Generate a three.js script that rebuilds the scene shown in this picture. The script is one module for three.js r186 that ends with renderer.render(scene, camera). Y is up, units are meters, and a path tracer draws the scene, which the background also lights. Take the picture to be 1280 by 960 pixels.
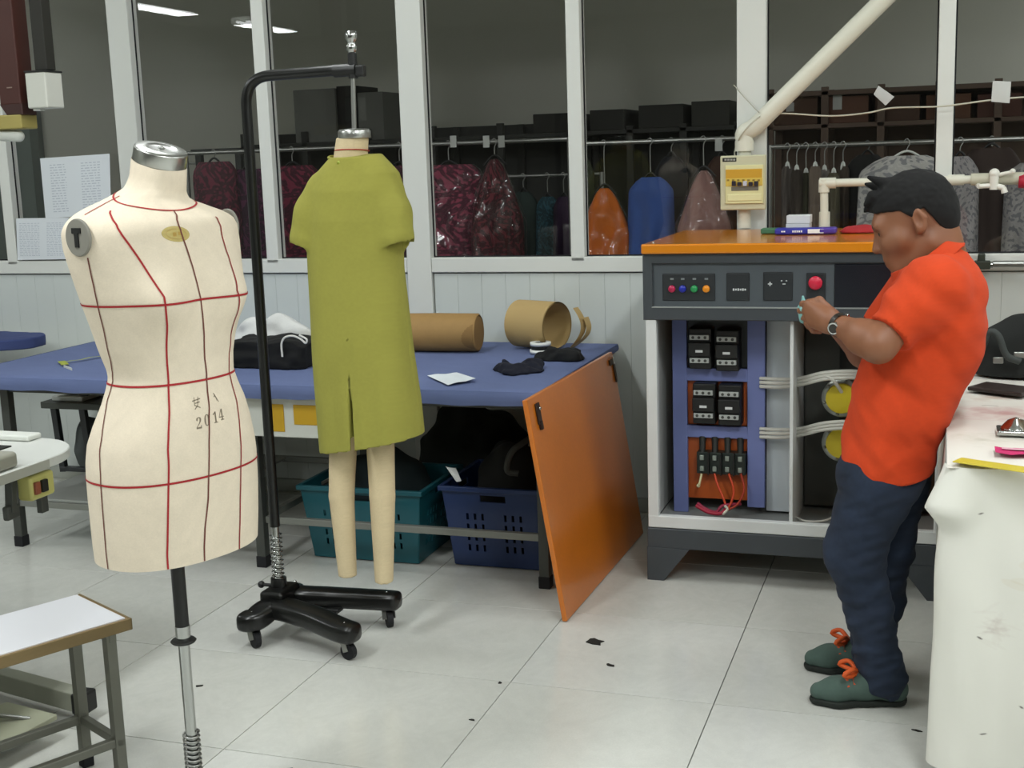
import * as THREE from 'three';
import { RoundedBoxGeometry } from 'three/addons/geometries/RoundedBoxGeometry.js';
import { mergeGeometries } from 'three/addons/utils/BufferGeometryUtils.js';
import { RectAreaLightUniformsLib } from 'three/addons/lights/RectAreaLightUniformsLib.js';
import { ImprovedNoise } from 'three/addons/math/ImprovedNoise.js';

// ---------------------------------------------------------------- camera, light, exposure
const scene = new THREE.Scene();
const CAM = { f: 1581.22, yaw: 0.33114, pitch: -0.17593, roll: -0.033426, h: 1.5156 };
const camera = new THREE.PerspectiveCamera(2 * Math.atan(480 / CAM.f) * 180 / Math.PI, 1280 / 960, 0.05, 60);
camera.position.set(0, CAM.h, 0);
camera.rotation.set(CAM.pitch, CAM.yaw, CAM.roll, 'YXZ');
camera.updateMatrixWorld(true);
scene.background = new THREE.Color(0x000000);
const renderer = new THREE.WebGLRenderer({ antialias: true });
renderer.toneMapping = THREE.LinearToneMapping;
renderer.toneMappingExposure = 1.0;
renderer.shadowMap.enabled = true;
renderer.shadowMap.type = THREE.PCFSoftShadowMap;
RectAreaLightUniformsLib.init();
const TUBE_COLOR = new THREE.Color(0.965, 1.0, 1.01);
const LAMP_INTENSITY = 41;
// fluorescent fittings on the ceiling, each 1.2 m long, laid along the room's depth
const CEILING_Y = 3.4, LAMP_SPOTS = [];
for (const x of [-8.4, -5.4, -2.4, 0.6, 3.5]) for (const [z, k] of x < -8 ? [[2.3, 0.7], [4.7, 0.7]] : x < -5 ? [[-1.2, 0.8], [-3.6, 0.45]] : [[-3.6, 0.45], [-1.2, 1.2], [1.4, 0.75]]) LAMP_SPOTS.push([x, z, k]);   // x, z and a brightness factor that balances the light
const STORE_FILL_SPOTS = [[2.3, -7.6, 0.64, true], [-7.6, -7.6, 0.06, true]];            // two unseen fittings added to brighten the store room: x, z, brightness
for (const [x, z, k, store] of [...LAMP_SPOTS, ...STORE_FILL_SPOTS]) {
  const l = new THREE.RectAreaLight(TUBE_COLOR, k * LAMP_INTENSITY, 0.28, 1.2);
  l.name = 'fluorescent_light'; l.position.set(x, CEILING_Y - 0.115, z); l.rotation.x = -Math.PI / 2;
  l.castShadow = true; scene.add(l);
}

// ---------------------------------------------------------------- pixel helpers (a pixel gives a direction, the plane gives the distance)
const V3 = (x, y, z) => new THREE.Vector3(x, y, z);
const rayOf = (u, v) => V3((u - 640) / CAM.f, -(v - 480) / CAM.f, -1).applyQuaternion(camera.quaternion);
const PZ = (u, v, z) => { const d = rayOf(u, v); return d.multiplyScalar(z / d.z).add(camera.position); };
const PY = (u, v, y) => { const d = rayOf(u, v); return d.multiplyScalar((y - CAM.h) / d.y).add(camera.position); };
const PX = (u, v, x) => { const d = rayOf(u, v); return d.multiplyScalar(x / d.x).add(camera.position); };

// ---------------------------------------------------------------- small tools
let seed = 7;
const rnd = () => { seed = (seed * 1664525 + 1013904223) >>> 0; return seed / 4294967296; };
const rr = (a, b) => a + (b - a) * rnd();
const perlin = new ImprovedNoise();
const noise = (x, y, z) => perlin.noise(x + 31.7, y + 17.3, z + 5.1);
const clamp = (x, a = 0, b = 1) => Math.min(b, Math.max(a, x));
const lerp = (a, b, t) => a + (b - a) * t;
const sstep = (a, b, x) => { const t = clamp((x - a) / (b - a)); return t * t * (3 - 2 * t); };
const interp = (pts, x) => {                       // piecewise linear table [[x, y], ...] sorted by x
  if (x <= pts[0][0]) return pts[0][1];
  for (let i = 1; i < pts.length; i++) if (x <= pts[i][0]) { const [a, b] = pts[i - 1], [c, d] = pts[i]; return b + (d - b) * (x - a) / (c - a || 1); }
  return pts[pts.length - 1][1];
};
const used = new Map();
const numbered = n => { const k = used.get(n) ?? 0; used.set(n, k + 1); return k ? n + '_' + String(k).padStart(3, '0') : n; };
function tag(o, label, category, group) { o.userData.label = label; o.userData.category = category; if (group) o.userData.group = group; return o; }
function thing(name, label, category, base = [0, 0, 0], group) {   // a Group at the thing's base; its parts are authored in room coordinates
  const o = new THREE.Group(); o.name = numbered(name);
  const b = base.isVector3 ? base.toArray() : base; o.position.set(...b); o.userData.base = undefined; delete o.userData.base;
  scene.add(o); return tag(o, label, category, group);
}
function shade(m) { m.castShadow = m.receiveShadow = true; return m; }
function part(name, geo, material, parent, label) {                // geometry in room coordinates becomes a named part of the thing
  let root = parent; while (root.parent && root.parent !== scene) root = root.parent;
  const g = Array.isArray(geo) ? merge(geo) : geo;
  g.translate(-root.position.x, -root.position.y, -root.position.z);
  const m = shade(new THREE.Mesh(g, material)); m.name = name; parent.add(m);
  if (label) m.userData.label = label;
  return m;
}
function solo(name, geo, material, label, category, group) {       // a thing that is one mesh
  const g = Array.isArray(geo) ? merge(geo) : geo; g.computeBoundingBox();
  const c = g.boundingBox.getCenter(V3()); c.y = g.boundingBox.min.y; g.translate(-c.x, -c.y, -c.z);
  const m = shade(new THREE.Mesh(g, material)); m.name = numbered(name); m.position.copy(c); scene.add(m);
  return tag(m, label, category, group);
}
function structure(name, geo, material, parent = scene) {
  const m = shade(new THREE.Mesh(Array.isArray(geo) ? merge(geo) : geo, material)); m.name = name;
  if (parent === scene) m.userData.kind = 'structure';
  parent.add(m); return m;
}
function merge(list) {
  const plain = list.map(g => { const h = g.index ? g.toNonIndexed() : g; for (const k of Object.keys(h.attributes)) if (!['position', 'normal', 'uv'].includes(k)) h.deleteAttribute(k); if (!h.attributes.uv) h.setAttribute('uv', new THREE.BufferAttribute(new Float32Array(h.attributes.position.count * 2), 2)); return h; });
  return mergeGeometries(plain);
}
// boxes: centre + size, or between two corners; edges rounded by r
const bx = (w, h, d, x = 0, y = 0, z = 0, r = 0.003, s = 2) => (r > 0 ? new RoundedBoxGeometry(w, h, d, s, Math.min(r, w / 2.01, h / 2.01, d / 2.01)) : new THREE.BoxGeometry(w, h, d)).translate(x, y, z);
const bb = (x0, x1, y0, y1, z0, z1, r = 0.003, s = 2) => bx(Math.abs(x1 - x0), Math.abs(y1 - y0), Math.abs(z1 - z0), (x0 + x1) / 2, (y0 + y1) / 2, (z0 + z1) / 2, r, s);
const align = (g, a, b) => {                        // turns a geometry built along +y, centred, so that it runs from a to b
  const d = b.clone().sub(a), q = new THREE.Quaternion().setFromUnitVectors(V3(0, 1, 0), d.clone().normalize());
  return g.applyQuaternion(q).translate((a.x + b.x) / 2, (a.y + b.y) / 2, (a.z + b.z) / 2);
};
const rod = (a, b, r, r2 = r, n = 20) => align(new THREE.CylinderGeometry(r2, r, a.distanceTo(b), n), a, b);
const bar = (a, b, w, d, r = 0.002) => {             // a bar from a to b; w is its height where it lies flat, d its width
  const g = bx(w, a.distanceTo(b), d, 0, 0, 0, r), t = b.clone().sub(a).normalize(); if (Math.abs(t.y) > 0.9) return align(g, a, b);
  const s = t.clone().cross(V3(0, 1, 0)).normalize(), n = s.clone().cross(t); return g.applyMatrix4(new THREE.Matrix4().makeBasis(n, t, n.clone().cross(t)).setPosition((a.x + b.x) / 2, (a.y + b.y) / 2, (a.z + b.z) / 2));
};
const tube = (pts, r, n = 48, m = 10, closed = false) => new THREE.TubeGeometry(new THREE.CatmullRomCurve3(pts.map(p => p.isVector3 ? p : V3(...p)), closed, 'catmullrom', 0.5), n, r, m, closed);
const lathe = (prof, x = 0, y = 0, z = 0, n = 36) => new THREE.LatheGeometry(prof.map(p => new THREE.Vector2(...p)), n).translate(x, y, z);
const ball = (r, x, y, z, n = 20) => new THREE.SphereGeometry(r, n, Math.round(n * 0.7)).translate(x, y, z);
const helix = (x, z, y0, y1, r, turns, wire) => { const p = []; for (let i = 0; i <= turns * 12; i++) { const t = i / (turns * 12), a = t * turns * Math.PI * 2; p.push(V3(x + Math.cos(a) * r, lerp(y0, y1, t), z + Math.sin(a) * r)); } return tube(p, wire, turns * 14, 6); };
function grid(nu, nv, f, closedU = false) {          // parametric sheet f(u, v) -> Vector3, u and v from 0 to 1
  const pos = [], uv = [], idx = [];
  for (let j = 0; j <= nv; j++) for (let i = 0; i <= nu; i++) { const p = f(i / nu, j / nv); pos.push(p.x, p.y, p.z); uv.push(i / nu, j / nv); }
  for (let j = 0; j < nv; j++) for (let i = 0; i < nu; i++) { const a = j * (nu + 1) + i, b = a + 1, c = a + nu + 1, d = c + 1; idx.push(a, b, d, a, d, c); }
  const g = new THREE.BufferGeometry(); g.setAttribute('position', new THREE.Float32BufferAttribute(pos, 3)); g.setAttribute('uv', new THREE.Float32BufferAttribute(uv, 2)); g.setIndex(idx); g.computeVertexNormals();
  if (closedU) { const n = g.attributes.normal; for (let j = 0; j <= nv; j++) { const a = j * (nu + 1), b = a + nu, v = V3(n.getX(a) + n.getX(b), n.getY(a) + n.getY(b), n.getZ(a) + n.getZ(b)).normalize(); n.setXYZ(a, v.x, v.y, v.z); n.setXYZ(b, v.x, v.y, v.z); } }
  return g;
}
function ribbon(pts, normals, width, lift = 0.001) {  // flat tape lying on a surface
  const pos = [], idx = [];
  pts.forEach((p, i) => {
    const t = pts[Math.min(i + 1, pts.length - 1)].clone().sub(pts[Math.max(i - 1, 0)]), s = t.cross(normals[i]).normalize().multiplyScalar(width / 2);
    for (const k of [-1, 1]) { const q = p.clone().addScaledVector(normals[i], lift).addScaledVector(s, k); pos.push(q.x, q.y, q.z); }
    if (i) { const a = 2 * i - 2; idx.push(a, a + 1, a + 3, a, a + 3, a + 2); }
  });
  const g = new THREE.BufferGeometry(); g.setAttribute('position', new THREE.Float32BufferAttribute(pos, 3)); g.setIndex(idx); g.computeVertexNormals(); return g;
}
function extrude(pts, depth, bevel = 0.002, holes = []) { // outline in x, y pushed along z, centred on z = 0
  const s = new THREE.Shape(pts.map(p => new THREE.Vector2(...p)));
  for (const h of holes) s.holes.push(new THREE.Path(h.map(p => new THREE.Vector2(...p))));
  return new THREE.ExtrudeGeometry(s, { depth: depth - 2 * bevel, bevelEnabled: bevel > 0, bevelSize: bevel, bevelThickness: bevel, bevelSegments: 1, curveSegments: 8 }).translate(0, 0, -(depth - 2 * bevel) / 2);
}
// ---- signed distances and a surface-net mesher for bodies, cloth and other soft shapes
const sCap = (a, b, ra, rb) => { const ax = a.x, ay = a.y, az = a.z, dx = b.x - ax, dy = b.y - ay, dz = b.z - az, q = 1 / (dx * dx + dy * dy + dz * dz || 1e-9);
  return (x, y, z) => { const px = x - ax, py = y - ay, pz = z - az, t = Math.min(1, Math.max(0, (px * dx + py * dy + pz * dz) * q)), ex = px - dx * t, ey = py - dy * t, ez = pz - dz * t; return Math.sqrt(ex * ex + ey * ey + ez * ez) - (ra + (rb - ra) * t); }; };
const sEll = (c, rx, ry, rz) => (x, y, z) => { const px = (x - c.x) / rx, py = (y - c.y) / ry, pz = (z - c.z) / rz, k0 = Math.sqrt(px * px + py * py + pz * pz), k1 = Math.sqrt((px / rx) ** 2 + (py / ry) ** 2 + (pz / rz) ** 2); return k1 < 1e-9 ? -Math.min(rx, ry, rz) : k0 * (k0 - 1) / k1; };
const smin = (a, b, k) => { const h = Math.max(k - Math.abs(a - b), 0) / k; return Math.min(a, b) - h * h * k * 0.25; };
const smax = (a, b, k) => -smin(-a, -b, k);
const sUnion = (list, k) => (x, y, z) => { let d = list[0](x, y, z); for (let i = 1; i < list.length; i++) d = smin(d, list[i](x, y, z), k); return d; };
function mesher(f, lo, hi, cell) {
  const n = [0, 1, 2].map(i => Math.ceil((hi[i] - lo[i]) / cell) + 1), [nx, ny, nz] = n, F = new Float32Array(nx * ny * nz), at = (i, j, k) => (k * ny + j) * nx + i;
  for (let k = 0; k < nz; k++) for (let j = 0; j < ny; j++) for (let i = 0; i < nx; i++) F[at(i, j, k)] = f(lo[0] + i * cell, lo[1] + j * cell, lo[2] + k * cell);
  const id = new Int32Array(nx * ny * nz).fill(-1), pos = [], idx = [];
  for (let k = 0; k < nz - 1; k++) for (let j = 0; j < ny - 1; j++) for (let i = 0; i < nx - 1; i++) {
    let sx = 0, sy = 0, sz = 0, c = 0;
    const edge = (a, b, c2, d, e, g) => { const p = F[at(i + a, j + b, k + c2)], q = F[at(i + d, j + e, k + g)]; if ((p < 0) !== (q < 0)) { const t = p / (p - q); sx += a + (d - a) * t; sy += b + (e - b) * t; sz += c2 + (g - c2) * t; c++; } };
    for (const [a, b] of [[0, 0], [1, 0], [0, 1], [1, 1]]) { edge(0, a, b, 1, a, b); edge(a, 0, b, a, 1, b); edge(a, b, 0, a, b, 1); }
    if (c) { id[at(i, j, k)] = pos.length / 3; pos.push(lo[0] + (i + sx / c) * cell, lo[1] + (j + sy / c) * cell, lo[2] + (k + sz / c) * cell); }
  }
  const quad = (a, b, c, d, flip) => { if (a < 0 || b < 0 || c < 0 || d < 0) return; flip ? idx.push(a, c, b, a, d, c) : idx.push(a, b, c, a, c, d); };
  for (let k = 1; k < nz - 1; k++) for (let j = 1; j < ny - 1; j++) for (let i = 1; i < nx - 1; i++) {
    const p = F[at(i, j, k)] < 0;
    if (p !== F[at(i + 1, j, k)] < 0) quad(id[at(i, j - 1, k - 1)], id[at(i, j, k - 1)], id[at(i, j, k)], id[at(i, j - 1, k)], !p);
    if (p !== F[at(i, j + 1, k)] < 0) quad(id[at(i - 1, j, k - 1)], id[at(i - 1, j, k)], id[at(i, j, k)], id[at(i, j, k - 1)], !p);
    if (p !== F[at(i, j, k + 1)] < 0) quad(id[at(i - 1, j - 1, k)], id[at(i, j - 1, k)], id[at(i, j, k)], id[at(i - 1, j, k)], !p);
  }
  const g = new THREE.BufferGeometry(); g.setAttribute('position', new THREE.Float32BufferAttribute(pos, 3));
  const nor = new Float32Array(pos.length), e = cell * 0.6;
  for (let i = 0; i < pos.length; i += 3) { const [x, y, z] = [pos[i], pos[i + 1], pos[i + 2]], v = V3(f(x + e, y, z) - f(x - e, y, z), f(x, y + e, z) - f(x, y - e, z), f(x, y, z + e) - f(x, y, z - e)).normalize(); nor[i] = v.x; nor[i + 1] = v.y; nor[i + 2] = v.z; }
  g.setAttribute('normal', new THREE.BufferAttribute(nor, 3)); g.setIndex(idx);
  const uv = new Float32Array(pos.length / 3 * 2); for (let i = 0; i < pos.length / 3; i++) { uv[2 * i] = pos[3 * i] + pos[3 * i + 2]; uv[2 * i + 1] = pos[3 * i + 1]; }
  g.setAttribute('uv', new THREE.BufferAttribute(uv, 2)); return g;
}

// ---------------------------------------------------------------- materials
function noiseTexture(size, fn, srgb, repeat) {
  const d = new Uint8Array(size * size * 4);
  for (let y = 0; y < size; y++) for (let x = 0; x < size; x++) { const c = fn(x / size, y / size), a = Array.isArray(c) ? c : [c, c, c]; for (let i = 0; i < 3; i++) d[(y * size + x) * 4 + i] = clamp(a[i]) * 255; d[(y * size + x) * 4 + 3] = 255; }
  const t = new THREE.DataTexture(d, size, size); t.magFilter = THREE.LinearFilter; t.minFilter = THREE.LinearFilter; t.wrapS = t.wrapT = THREE.RepeatWrapping;
  if (srgb) t.colorSpace = THREE.SRGBColorSpace; if (repeat) t.repeat.set(...repeat); t.needsUpdate = true; return t;
}
const tileable = (x, y, f, o = 0) => { const a = x * Math.PI * 2, b = y * Math.PI * 2; return noise(Math.cos(a) * f + o, Math.sin(a) * f + Math.cos(b) * f * 0.7, Math.sin(b) * f - o); };
const grainTex = noiseTexture(128, (x, y) => 0.5 + 0.35 * tileable(x, y, 9) + 0.3 * (rnd() - 0.5));
const mottleTex = noiseTexture(256, (x, y) => 0.95 + 0.018 * tileable(x, y, 1.2, 3) + 0.016 * tileable(x, y, 3.5, 9) + 0.03 * (rnd() - 0.5), true);
const weaveTex = noiseTexture(128, (x, y) => 0.5 + 0.25 * Math.sin(x * 64 * Math.PI * 2) * Math.sign(Math.sin(y * 32 * Math.PI * 2)) + 0.25 * Math.sin(y * 64 * Math.PI * 2) + 0.2 * (rnd() - 0.5));
const rep = (t, a, b = a) => { const c = t.clone(); c.repeat.set(a, b); c.needsUpdate = true; return c; };
const weaveFine = rep(weaveTex, 6), mottleCloth = rep(mottleTex, 1.5), brushTex = noiseTexture(64, (x, y) => 0.5 + 0.4 * (rnd() - 0.5));
const M = (hex, rough = 0.6, metal = 0, o = {}) => new THREE.MeshStandardMaterial({ color: hex, roughness: rough, metalness: metal, ...o });
const MP = (hex, rough, o) => new THREE.MeshPhysicalMaterial({ color: hex, roughness: rough, ...o });
const cloth = (hex, o = {}) => MP(hex, 0.92, { side: THREE.DoubleSide, sheen: 0.1, sheenRoughness: 0.6, bumpMap: weaveFine, bumpScale: 0.0004, map: mottleCloth, ...o });
const mat = {
  white: M(0xd3d6cf, 0.5), frame: M(0xd6d8d2, 0.42), panel: M(0xc8ceca, 0.55), black: M(0x101110, 0.45), blackGloss: M(0x0d0e0d, 0.28), rubber: M(0x16171a, 0.85),
  chrome: M(0xb4b6b4, 0.16, 1), steel: M(0x9b9c98, 0.35, 0.9), darkSteel: M(0x4a4c48, 0.5, 0.4), greySteel: M(0x7d7f78, 0.5, 0.3), paper: M(0xe6e9ea, 0.9), cardboard: M(0xa8834f, 0.85, 0, { map: rep(mottleTex, 2) }),
  pvc: M(0xd9d8c8, 0.4), orangePaint: MP(0xd07e12, 0.22, { clearcoat: 0.5, clearcoatRoughness: 0.12 }), darkPaint: M(0x3c4145, 0.42), darkerPaint: M(0x24282b, 0.38), blueCover: cloth(0x66749f),
  linen: cloth(0xd9c8a4, { sheen: 0.1 }), red: M(0xa3161c, 0.7), skin: MP(0xa87350, 0.55, { sheen: 0.1 }), wood: M(0x8d7450, 0.7), glass: new THREE.MeshPhysicalMaterial({ color: 0xffffff, roughness: 0.0, transmission: 1, thickness: 0, ior: 1.5 })
};
// ---------------------------------------------------------------- the room
const WALL = -5.15, XL = -9.6, XR = 4.8, ZB = 7.0, ZN = -8.9;
const TILE = 0.6, TX0 = -1.7746, TZ0 = -3.911;
const floor = structure('floor', bb(XL - 0.1, XR + 0.1, -0.16, -0.011, ZN - 0.1, ZB + 0.1, 0), M(0x55564e, 0.95));
{
  const tileMats = [0xd5d6cf, 0xd7d8d2, 0xd3d4cd].map((c, i) => MP(c, 0.2, { map: rep(mottleTex, 1 + i * 0.3), clearcoat: 0.25, clearcoatRoughness: 0.1 }));
  const geo = bx(TILE - 0.003, 0.011, TILE - 0.003, 0, -0.0055, 0, 0.0006, 1);
  for (let i = -7; i < 8; i++) for (let k = -2; k < 11; k++) {
    const t = shade(new THREE.Mesh(geo, tileMats[Math.abs(i * 7 + k * 5) % 3])); t.name = 'tile'; t.position.set(TX0 + (i + 0.5) * TILE, 0, TZ0 + (k + 0.5) * TILE); floor.add(t);
  }
  const rest = structure('outer_floor', [bb(XL, TX0 - 7 * TILE, -0.011, 0, TZ0 - 2 * TILE, ZB, 0), bb(TX0 + 8 * TILE, XR, -0.011, 0, TZ0 - 2 * TILE, ZB, 0), bb(XL, XR, -0.011, 0, ZN, TZ0 - 2 * TILE, 0)], M(0xb4b6ac, 0.35), floor);
  rest.name = 'far_floor';
}
structure('ceiling', bb(XL - 0.1, XR + 0.1, CEILING_Y, CEILING_Y + 0.12, ZN - 0.1, ZB + 0.1, 0), M(0xcfd0c8, 0.9));
structure('wall_left', bb(XL - 0.12, XL, -0.1, CEILING_Y, ZN, ZB, 0), M(0xc6c8c0, 0.8));
structure('wall_right', bb(XR, XR + 0.12, -0.1, CEILING_Y, ZN, ZB, 0), M(0xc6c8c0, 0.8));
structure('wall_front', bb(XL, XR, -0.1, CEILING_Y, ZB, ZB + 0.12, 0), M(0x7d7b73, 0.8));
structure('wall_far', bb(XL, XR, -0.1, CEILING_Y, ZN - 0.12, ZN, 0), M(0xcfcfc4, 0.85));
const wallBack = structure('wall_back', bb(XL, XR, 0, 1.03, WALL - 0.07, WALL - 0.035, 0), M(0xaeb1ab, 0.7));
// aluminium partition: thick posts every second bay, thin mullions between, a rail under the panes and boards below it
const POSTS = []; for (let i = -8; i <= 12; i++) POSTS.push([-3.637 + (i - 1) * 0.7262, i % 2 ? 0.115 : 0.06]);
const SILL0 = 1.036, SILL1 = 1.10, HEAD = 2.72;
{
  POSTS.forEach(([x, w]) => { const p = structure(w > 0.1 ? 'post' : 'mullion', bb(x - w / 2, x + w / 2, w > 0.1 ? 0 : SILL1 - 0.02, CEILING_Y, WALL - 0.075, WALL + (w > 0.1 ? 0.002 : 0), 0.004), mat.frame, wallBack); p.name = w > 0.1 ? 'post' : 'mullion'; });
  const thick = POSTS.filter(p => p[1] > 0.1);
  for (let i = 0; i < thick.length - 1; i++) {
    const x0 = thick[i][0] + 0.0575, x1 = thick[i + 1][0] - 0.0575;
    structure('sill_rail', bb(x0 + 0.001, x1 - 0.001, SILL0, SILL1, WALL - 0.075, WALL, 0.004), mat.frame, wallBack);
    structure('head_rail', bb(x0 + 0.001, x1 - 0.001, HEAD, CEILING_Y, WALL - 0.075, WALL, 0.004), mat.frame, wallBack);
    structure('skirting', bb(x0 + 0.001, x1 - 0.001, 0, 0.06, WALL - 0.035, WALL - 0.004, 0.003), M(0xa9aca3, 0.5), wallBack);
    const n = 12, w = (x1 - x0 - 0.012) / n;
    for (let k = 0; k < n; k++) structure('board', bx(w - 0.0006, SILL0 - 0.006 - 0.062, 0.02, x0 + 0.006 + (k + 0.5) * w, (SILL0 - 0.006 + 0.062) / 2, WALL - 0.024, 0.0008, 1), mat.panel, wallBack);
  }
  let n = 0;
  for (let i = 0; i < POSTS.length - 1; i++) {
    const x0 = POSTS[i][0] + POSTS[i][1] / 2 - 0.002, x1 = POSTS[i + 1][0] - POSTS[i + 1][1] / 2 + 0.002;
    if (x0 < XL || x1 > XR) continue;
    const o = new THREE.Group(); o.name = 'window_' + (++n); o.userData.kind = 'structure'; scene.add(o);
    const z = WALL - 0.045;
    structure('pane', new THREE.PlaneGeometry(x1 - x0, HEAD - SILL1 + 0.004).translate((x0 + x1) / 2, (HEAD + SILL1) / 2, z), mat.glass, o);
    for (const s of [z + 0.008]) structure('gasket', [bb(x0 + 0.002, x0 + 0.008, SILL1, HEAD, s - 0.004, s, 0), bb(x1 - 0.008, x1 - 0.002, SILL1, HEAD, s - 0.004, s, 0), bb(x0, x1, SILL1, SILL1 + 0.006, s - 0.004, s, 0)], mat.rubber, o);
  }
}
// ceiling fittings with two tubes each, the store room pair added as fill; their light is set at the top of the script
for (const [x, z, k, dim] of [...LAMP_SPOTS, ...STORE_FILL_SPOTS]) {
  const l = thing('ceiling_light', dim ? (x > 0 ? 'unseen dim fluorescent light added to brighten the store room above the brown shelf' : 'unseen dim fluorescent light added to brighten the store room above the door') : 'twin fluorescent ceiling light with a white reflector', 'light', [x, CEILING_Y - 0.1, z], dim ? undefined : 'fluorescent lights in rows on the ceiling');
  part('reflector', [bb(x - 0.15, x + 0.15, CEILING_Y - 0.02, CEILING_Y - 0.001, z - 0.62, z + 0.62, 0.004), bb(x - 0.15, x - 0.145, CEILING_Y - 0.1, CEILING_Y - 0.02, z - 0.62, z + 0.62, 0), bb(x + 0.145, x + 0.15, CEILING_Y - 0.1, CEILING_Y - 0.02, z - 0.62, z + 0.62, 0)], mat.white, l);
  for (const s of [-0.07, 0.07]) part('tube_lamp', rod(V3(x + s, CEILING_Y - 0.08, z - 0.6), V3(x + s, CEILING_Y - 0.08, z + 0.6), 0.016), new THREE.MeshStandardMaterial({ color: 0xffffff, emissive: TUBE_COLOR, emissiveIntensity: dim ? 3 : 9 }), l);
}
// ---------------------------------------------------------------- cream dress form in front, with red style tapes
{
  const axis = PZ(226, 760, -2.33), ax = axis.x, az = axis.z;
  const toCam = V3(-ax, 0, -az).normalize(), right = V3(-toCam.z, 0, toCam.x).multiplyScalar(-1).multiplyScalar(-1);
  if (right.x < 0) right.negate();
  const PHI = 0.66, front = toCam.clone().multiplyScalar(Math.cos(PHI)).addScaledVector(right, Math.sin(PHI)), side = V3(front.z, 0, -front.x);
  if (side.dot(right) < 0) side.negate();
  const onAxis = (u, v) => { const d = rayOf(u, v), n = toCam, t = (V3(ax, 0, az).sub(V3(0, 0, 0)).dot(n)) / V3(d.x, 0, d.z).dot(n), p = d.clone().multiplyScalar(t).add(camera.position); return [p.y, V3(p.x - ax, 0, p.z - az).dot(right)]; };
  const L = [[167, 196], [163, 225], [157, 236], [150, 240], [130, 250], [112, 258], [98, 266], [89, 274], [83, 284], [81.5, 292], [84, 310], [91, 333], [99, 357], [107, 380], [116, 405], [126, 435], [136, 460], [138, 470], [135, 485], [130, 504], [121, 530], [115, 552], [113.5, 575], [114, 590], [116, 615], [119, 645], [122, 675], [125, 697], [126, 706]];
  const Rr = [[232, 205], [232, 240], [236, 249], [250, 254], [266, 260], [280, 265], [290, 271], [296, 281], [299, 300], [301, 330], [302, 364], [299, 385], [293, 415], [290, 440], [290.5, 462], [296, 478], [304, 496], [311, 520], [317, 548], [319, 564], [321, 600], [321.5, 640], [321, 664], [320, 690]];
  const tab = l => l.map(q => onAxis(...q)).sort((a, b) => a[0] - b[0]);
  const TL = tab(L), TR = tab(Rr);
  const yHem = onAxis(125, 694)[0], yNeck = onAxis(200, 203)[0], yBust = onAxis(205, 371)[0], yWaist = onAxis(210, 470)[0], yHip = onAxis(210, 583)[0], ySh = onAxis(90, 280)[0];
  const aspect = [[yHem, 0.74], [yHip, 0.74], [yWaist, 0.78], [yBust - 0.02, 0.66], [ySh - 0.04, 0.62], [ySh + 0.02, 0.64], [ySh + 0.075, 0.85], [yNeck, 0.95]];
  const surf = (th, y) => {                                           // th: 0 is the front, positive towards the form's left
    const sL = interp(TL, y), sR = interp(TR, y), c = (sL + sR) / 2, W = (sR - sL) / 2, k = interp(aspect, y);
    const a = W / Math.sqrt(Math.cos(PHI) ** 2 + (k * Math.sin(PHI)) ** 2), b = a * k, e = 2.25;
    const cs = Math.cos(th), sn = Math.sin(th);
    let r = 1 / Math.pow(Math.pow(Math.abs(sn) / a, e) + Math.pow(Math.abs(cs) / b, e), 1 / e);
    const bust = Math.exp(-(((y - yBust) / 0.062) ** 2));
    for (const s of [-1, 1]) r += 0.034 * bust * Math.exp(-(((th - s * 0.62) / 0.38) ** 2));
    if (y < yWaist) r += 0.012 * sstep(yWaist, yHip + 0.03, y) * Math.exp(-(((Math.abs(th) - 2.55) / 0.5) ** 2));
    let lx = sn * r, lz = cs * r;
    const tilt = 0.36 * sstep(yNeck - 0.08, yNeck, y);                    // the neck leans forward, so its rim is tilted
    return V3(ax, y - tilt * lz, az).addScaledVector(right, c).addScaledVector(side, lx).addScaledVector(front, lz);
  };
  const normalAt = (th, y) => { const e = 0.01, p = surf(th + e, y).sub(surf(th - e, y)), q = surf(th, y + e * 0.4).sub(surf(th, y - e * 0.4)); const n = q.cross(p).normalize(), o = surf(th, y).sub(surf(th + Math.PI, y)); return n.dot(o) < 0 ? n.negate() : n; };
  const form = thing('dress_form', 'cream linen dress form marked with red style tapes on a chrome pole', 'dress form', [ax, 0, az]);
  const torsoG = grid(96, 110, (u, v) => surf(u * Math.PI * 2 - Math.PI, lerp(yHem, yNeck, v)), true);
  const linen = cloth(0xe5d8c2, { sheen: 0.1, side: THREE.DoubleSide, map: rep(mottleTex, 2) }), torso = part('torso', torsoG, linen, form, 'cream linen torso');
  part('underside', grid(48, 2, (u, v) => { const p = surf(u * Math.PI * 2 - Math.PI, yHem), c = V3(ax, yHem, az); return c.lerp(p, 1 - v * 0.98).setY(yHem + 0.004 - v * 0.001); }, true), linen, form);
  // neck cap: brushed metal, slightly larger than the neck
  const nc = surf(0, yNeck).add(surf(Math.PI, yNeck)).multiplyScalar(0.5), nr = surf(Math.PI / 2, yNeck).distanceTo(surf(-Math.PI / 2, yNeck)) / 2;
  const capM = new THREE.Matrix4().makeBasis(side, V3(0, 1, 0).addScaledVector(front, 0.36).normalize(), side.clone().cross(V3(0, 1, 0).addScaledVector(front, 0.36).normalize())).setPosition(nc.x, yNeck, nc.z);
  const cap = part('neck_cap', lathe([[nr * 0.94, -0.002], [nr * 1.02, 0], [nr * 1.02, 0.026], [nr * 0.97, 0.031], [nr * 0.6, 0.033], [nr * 0.55, 0.03], [0.012, 0.03], [0.0001, 0.03]], 0, 0, 0, 40).applyMatrix4(capM), M(0xb9bab6, 0.28, 1), form, 'brushed metal neck cap');
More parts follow.
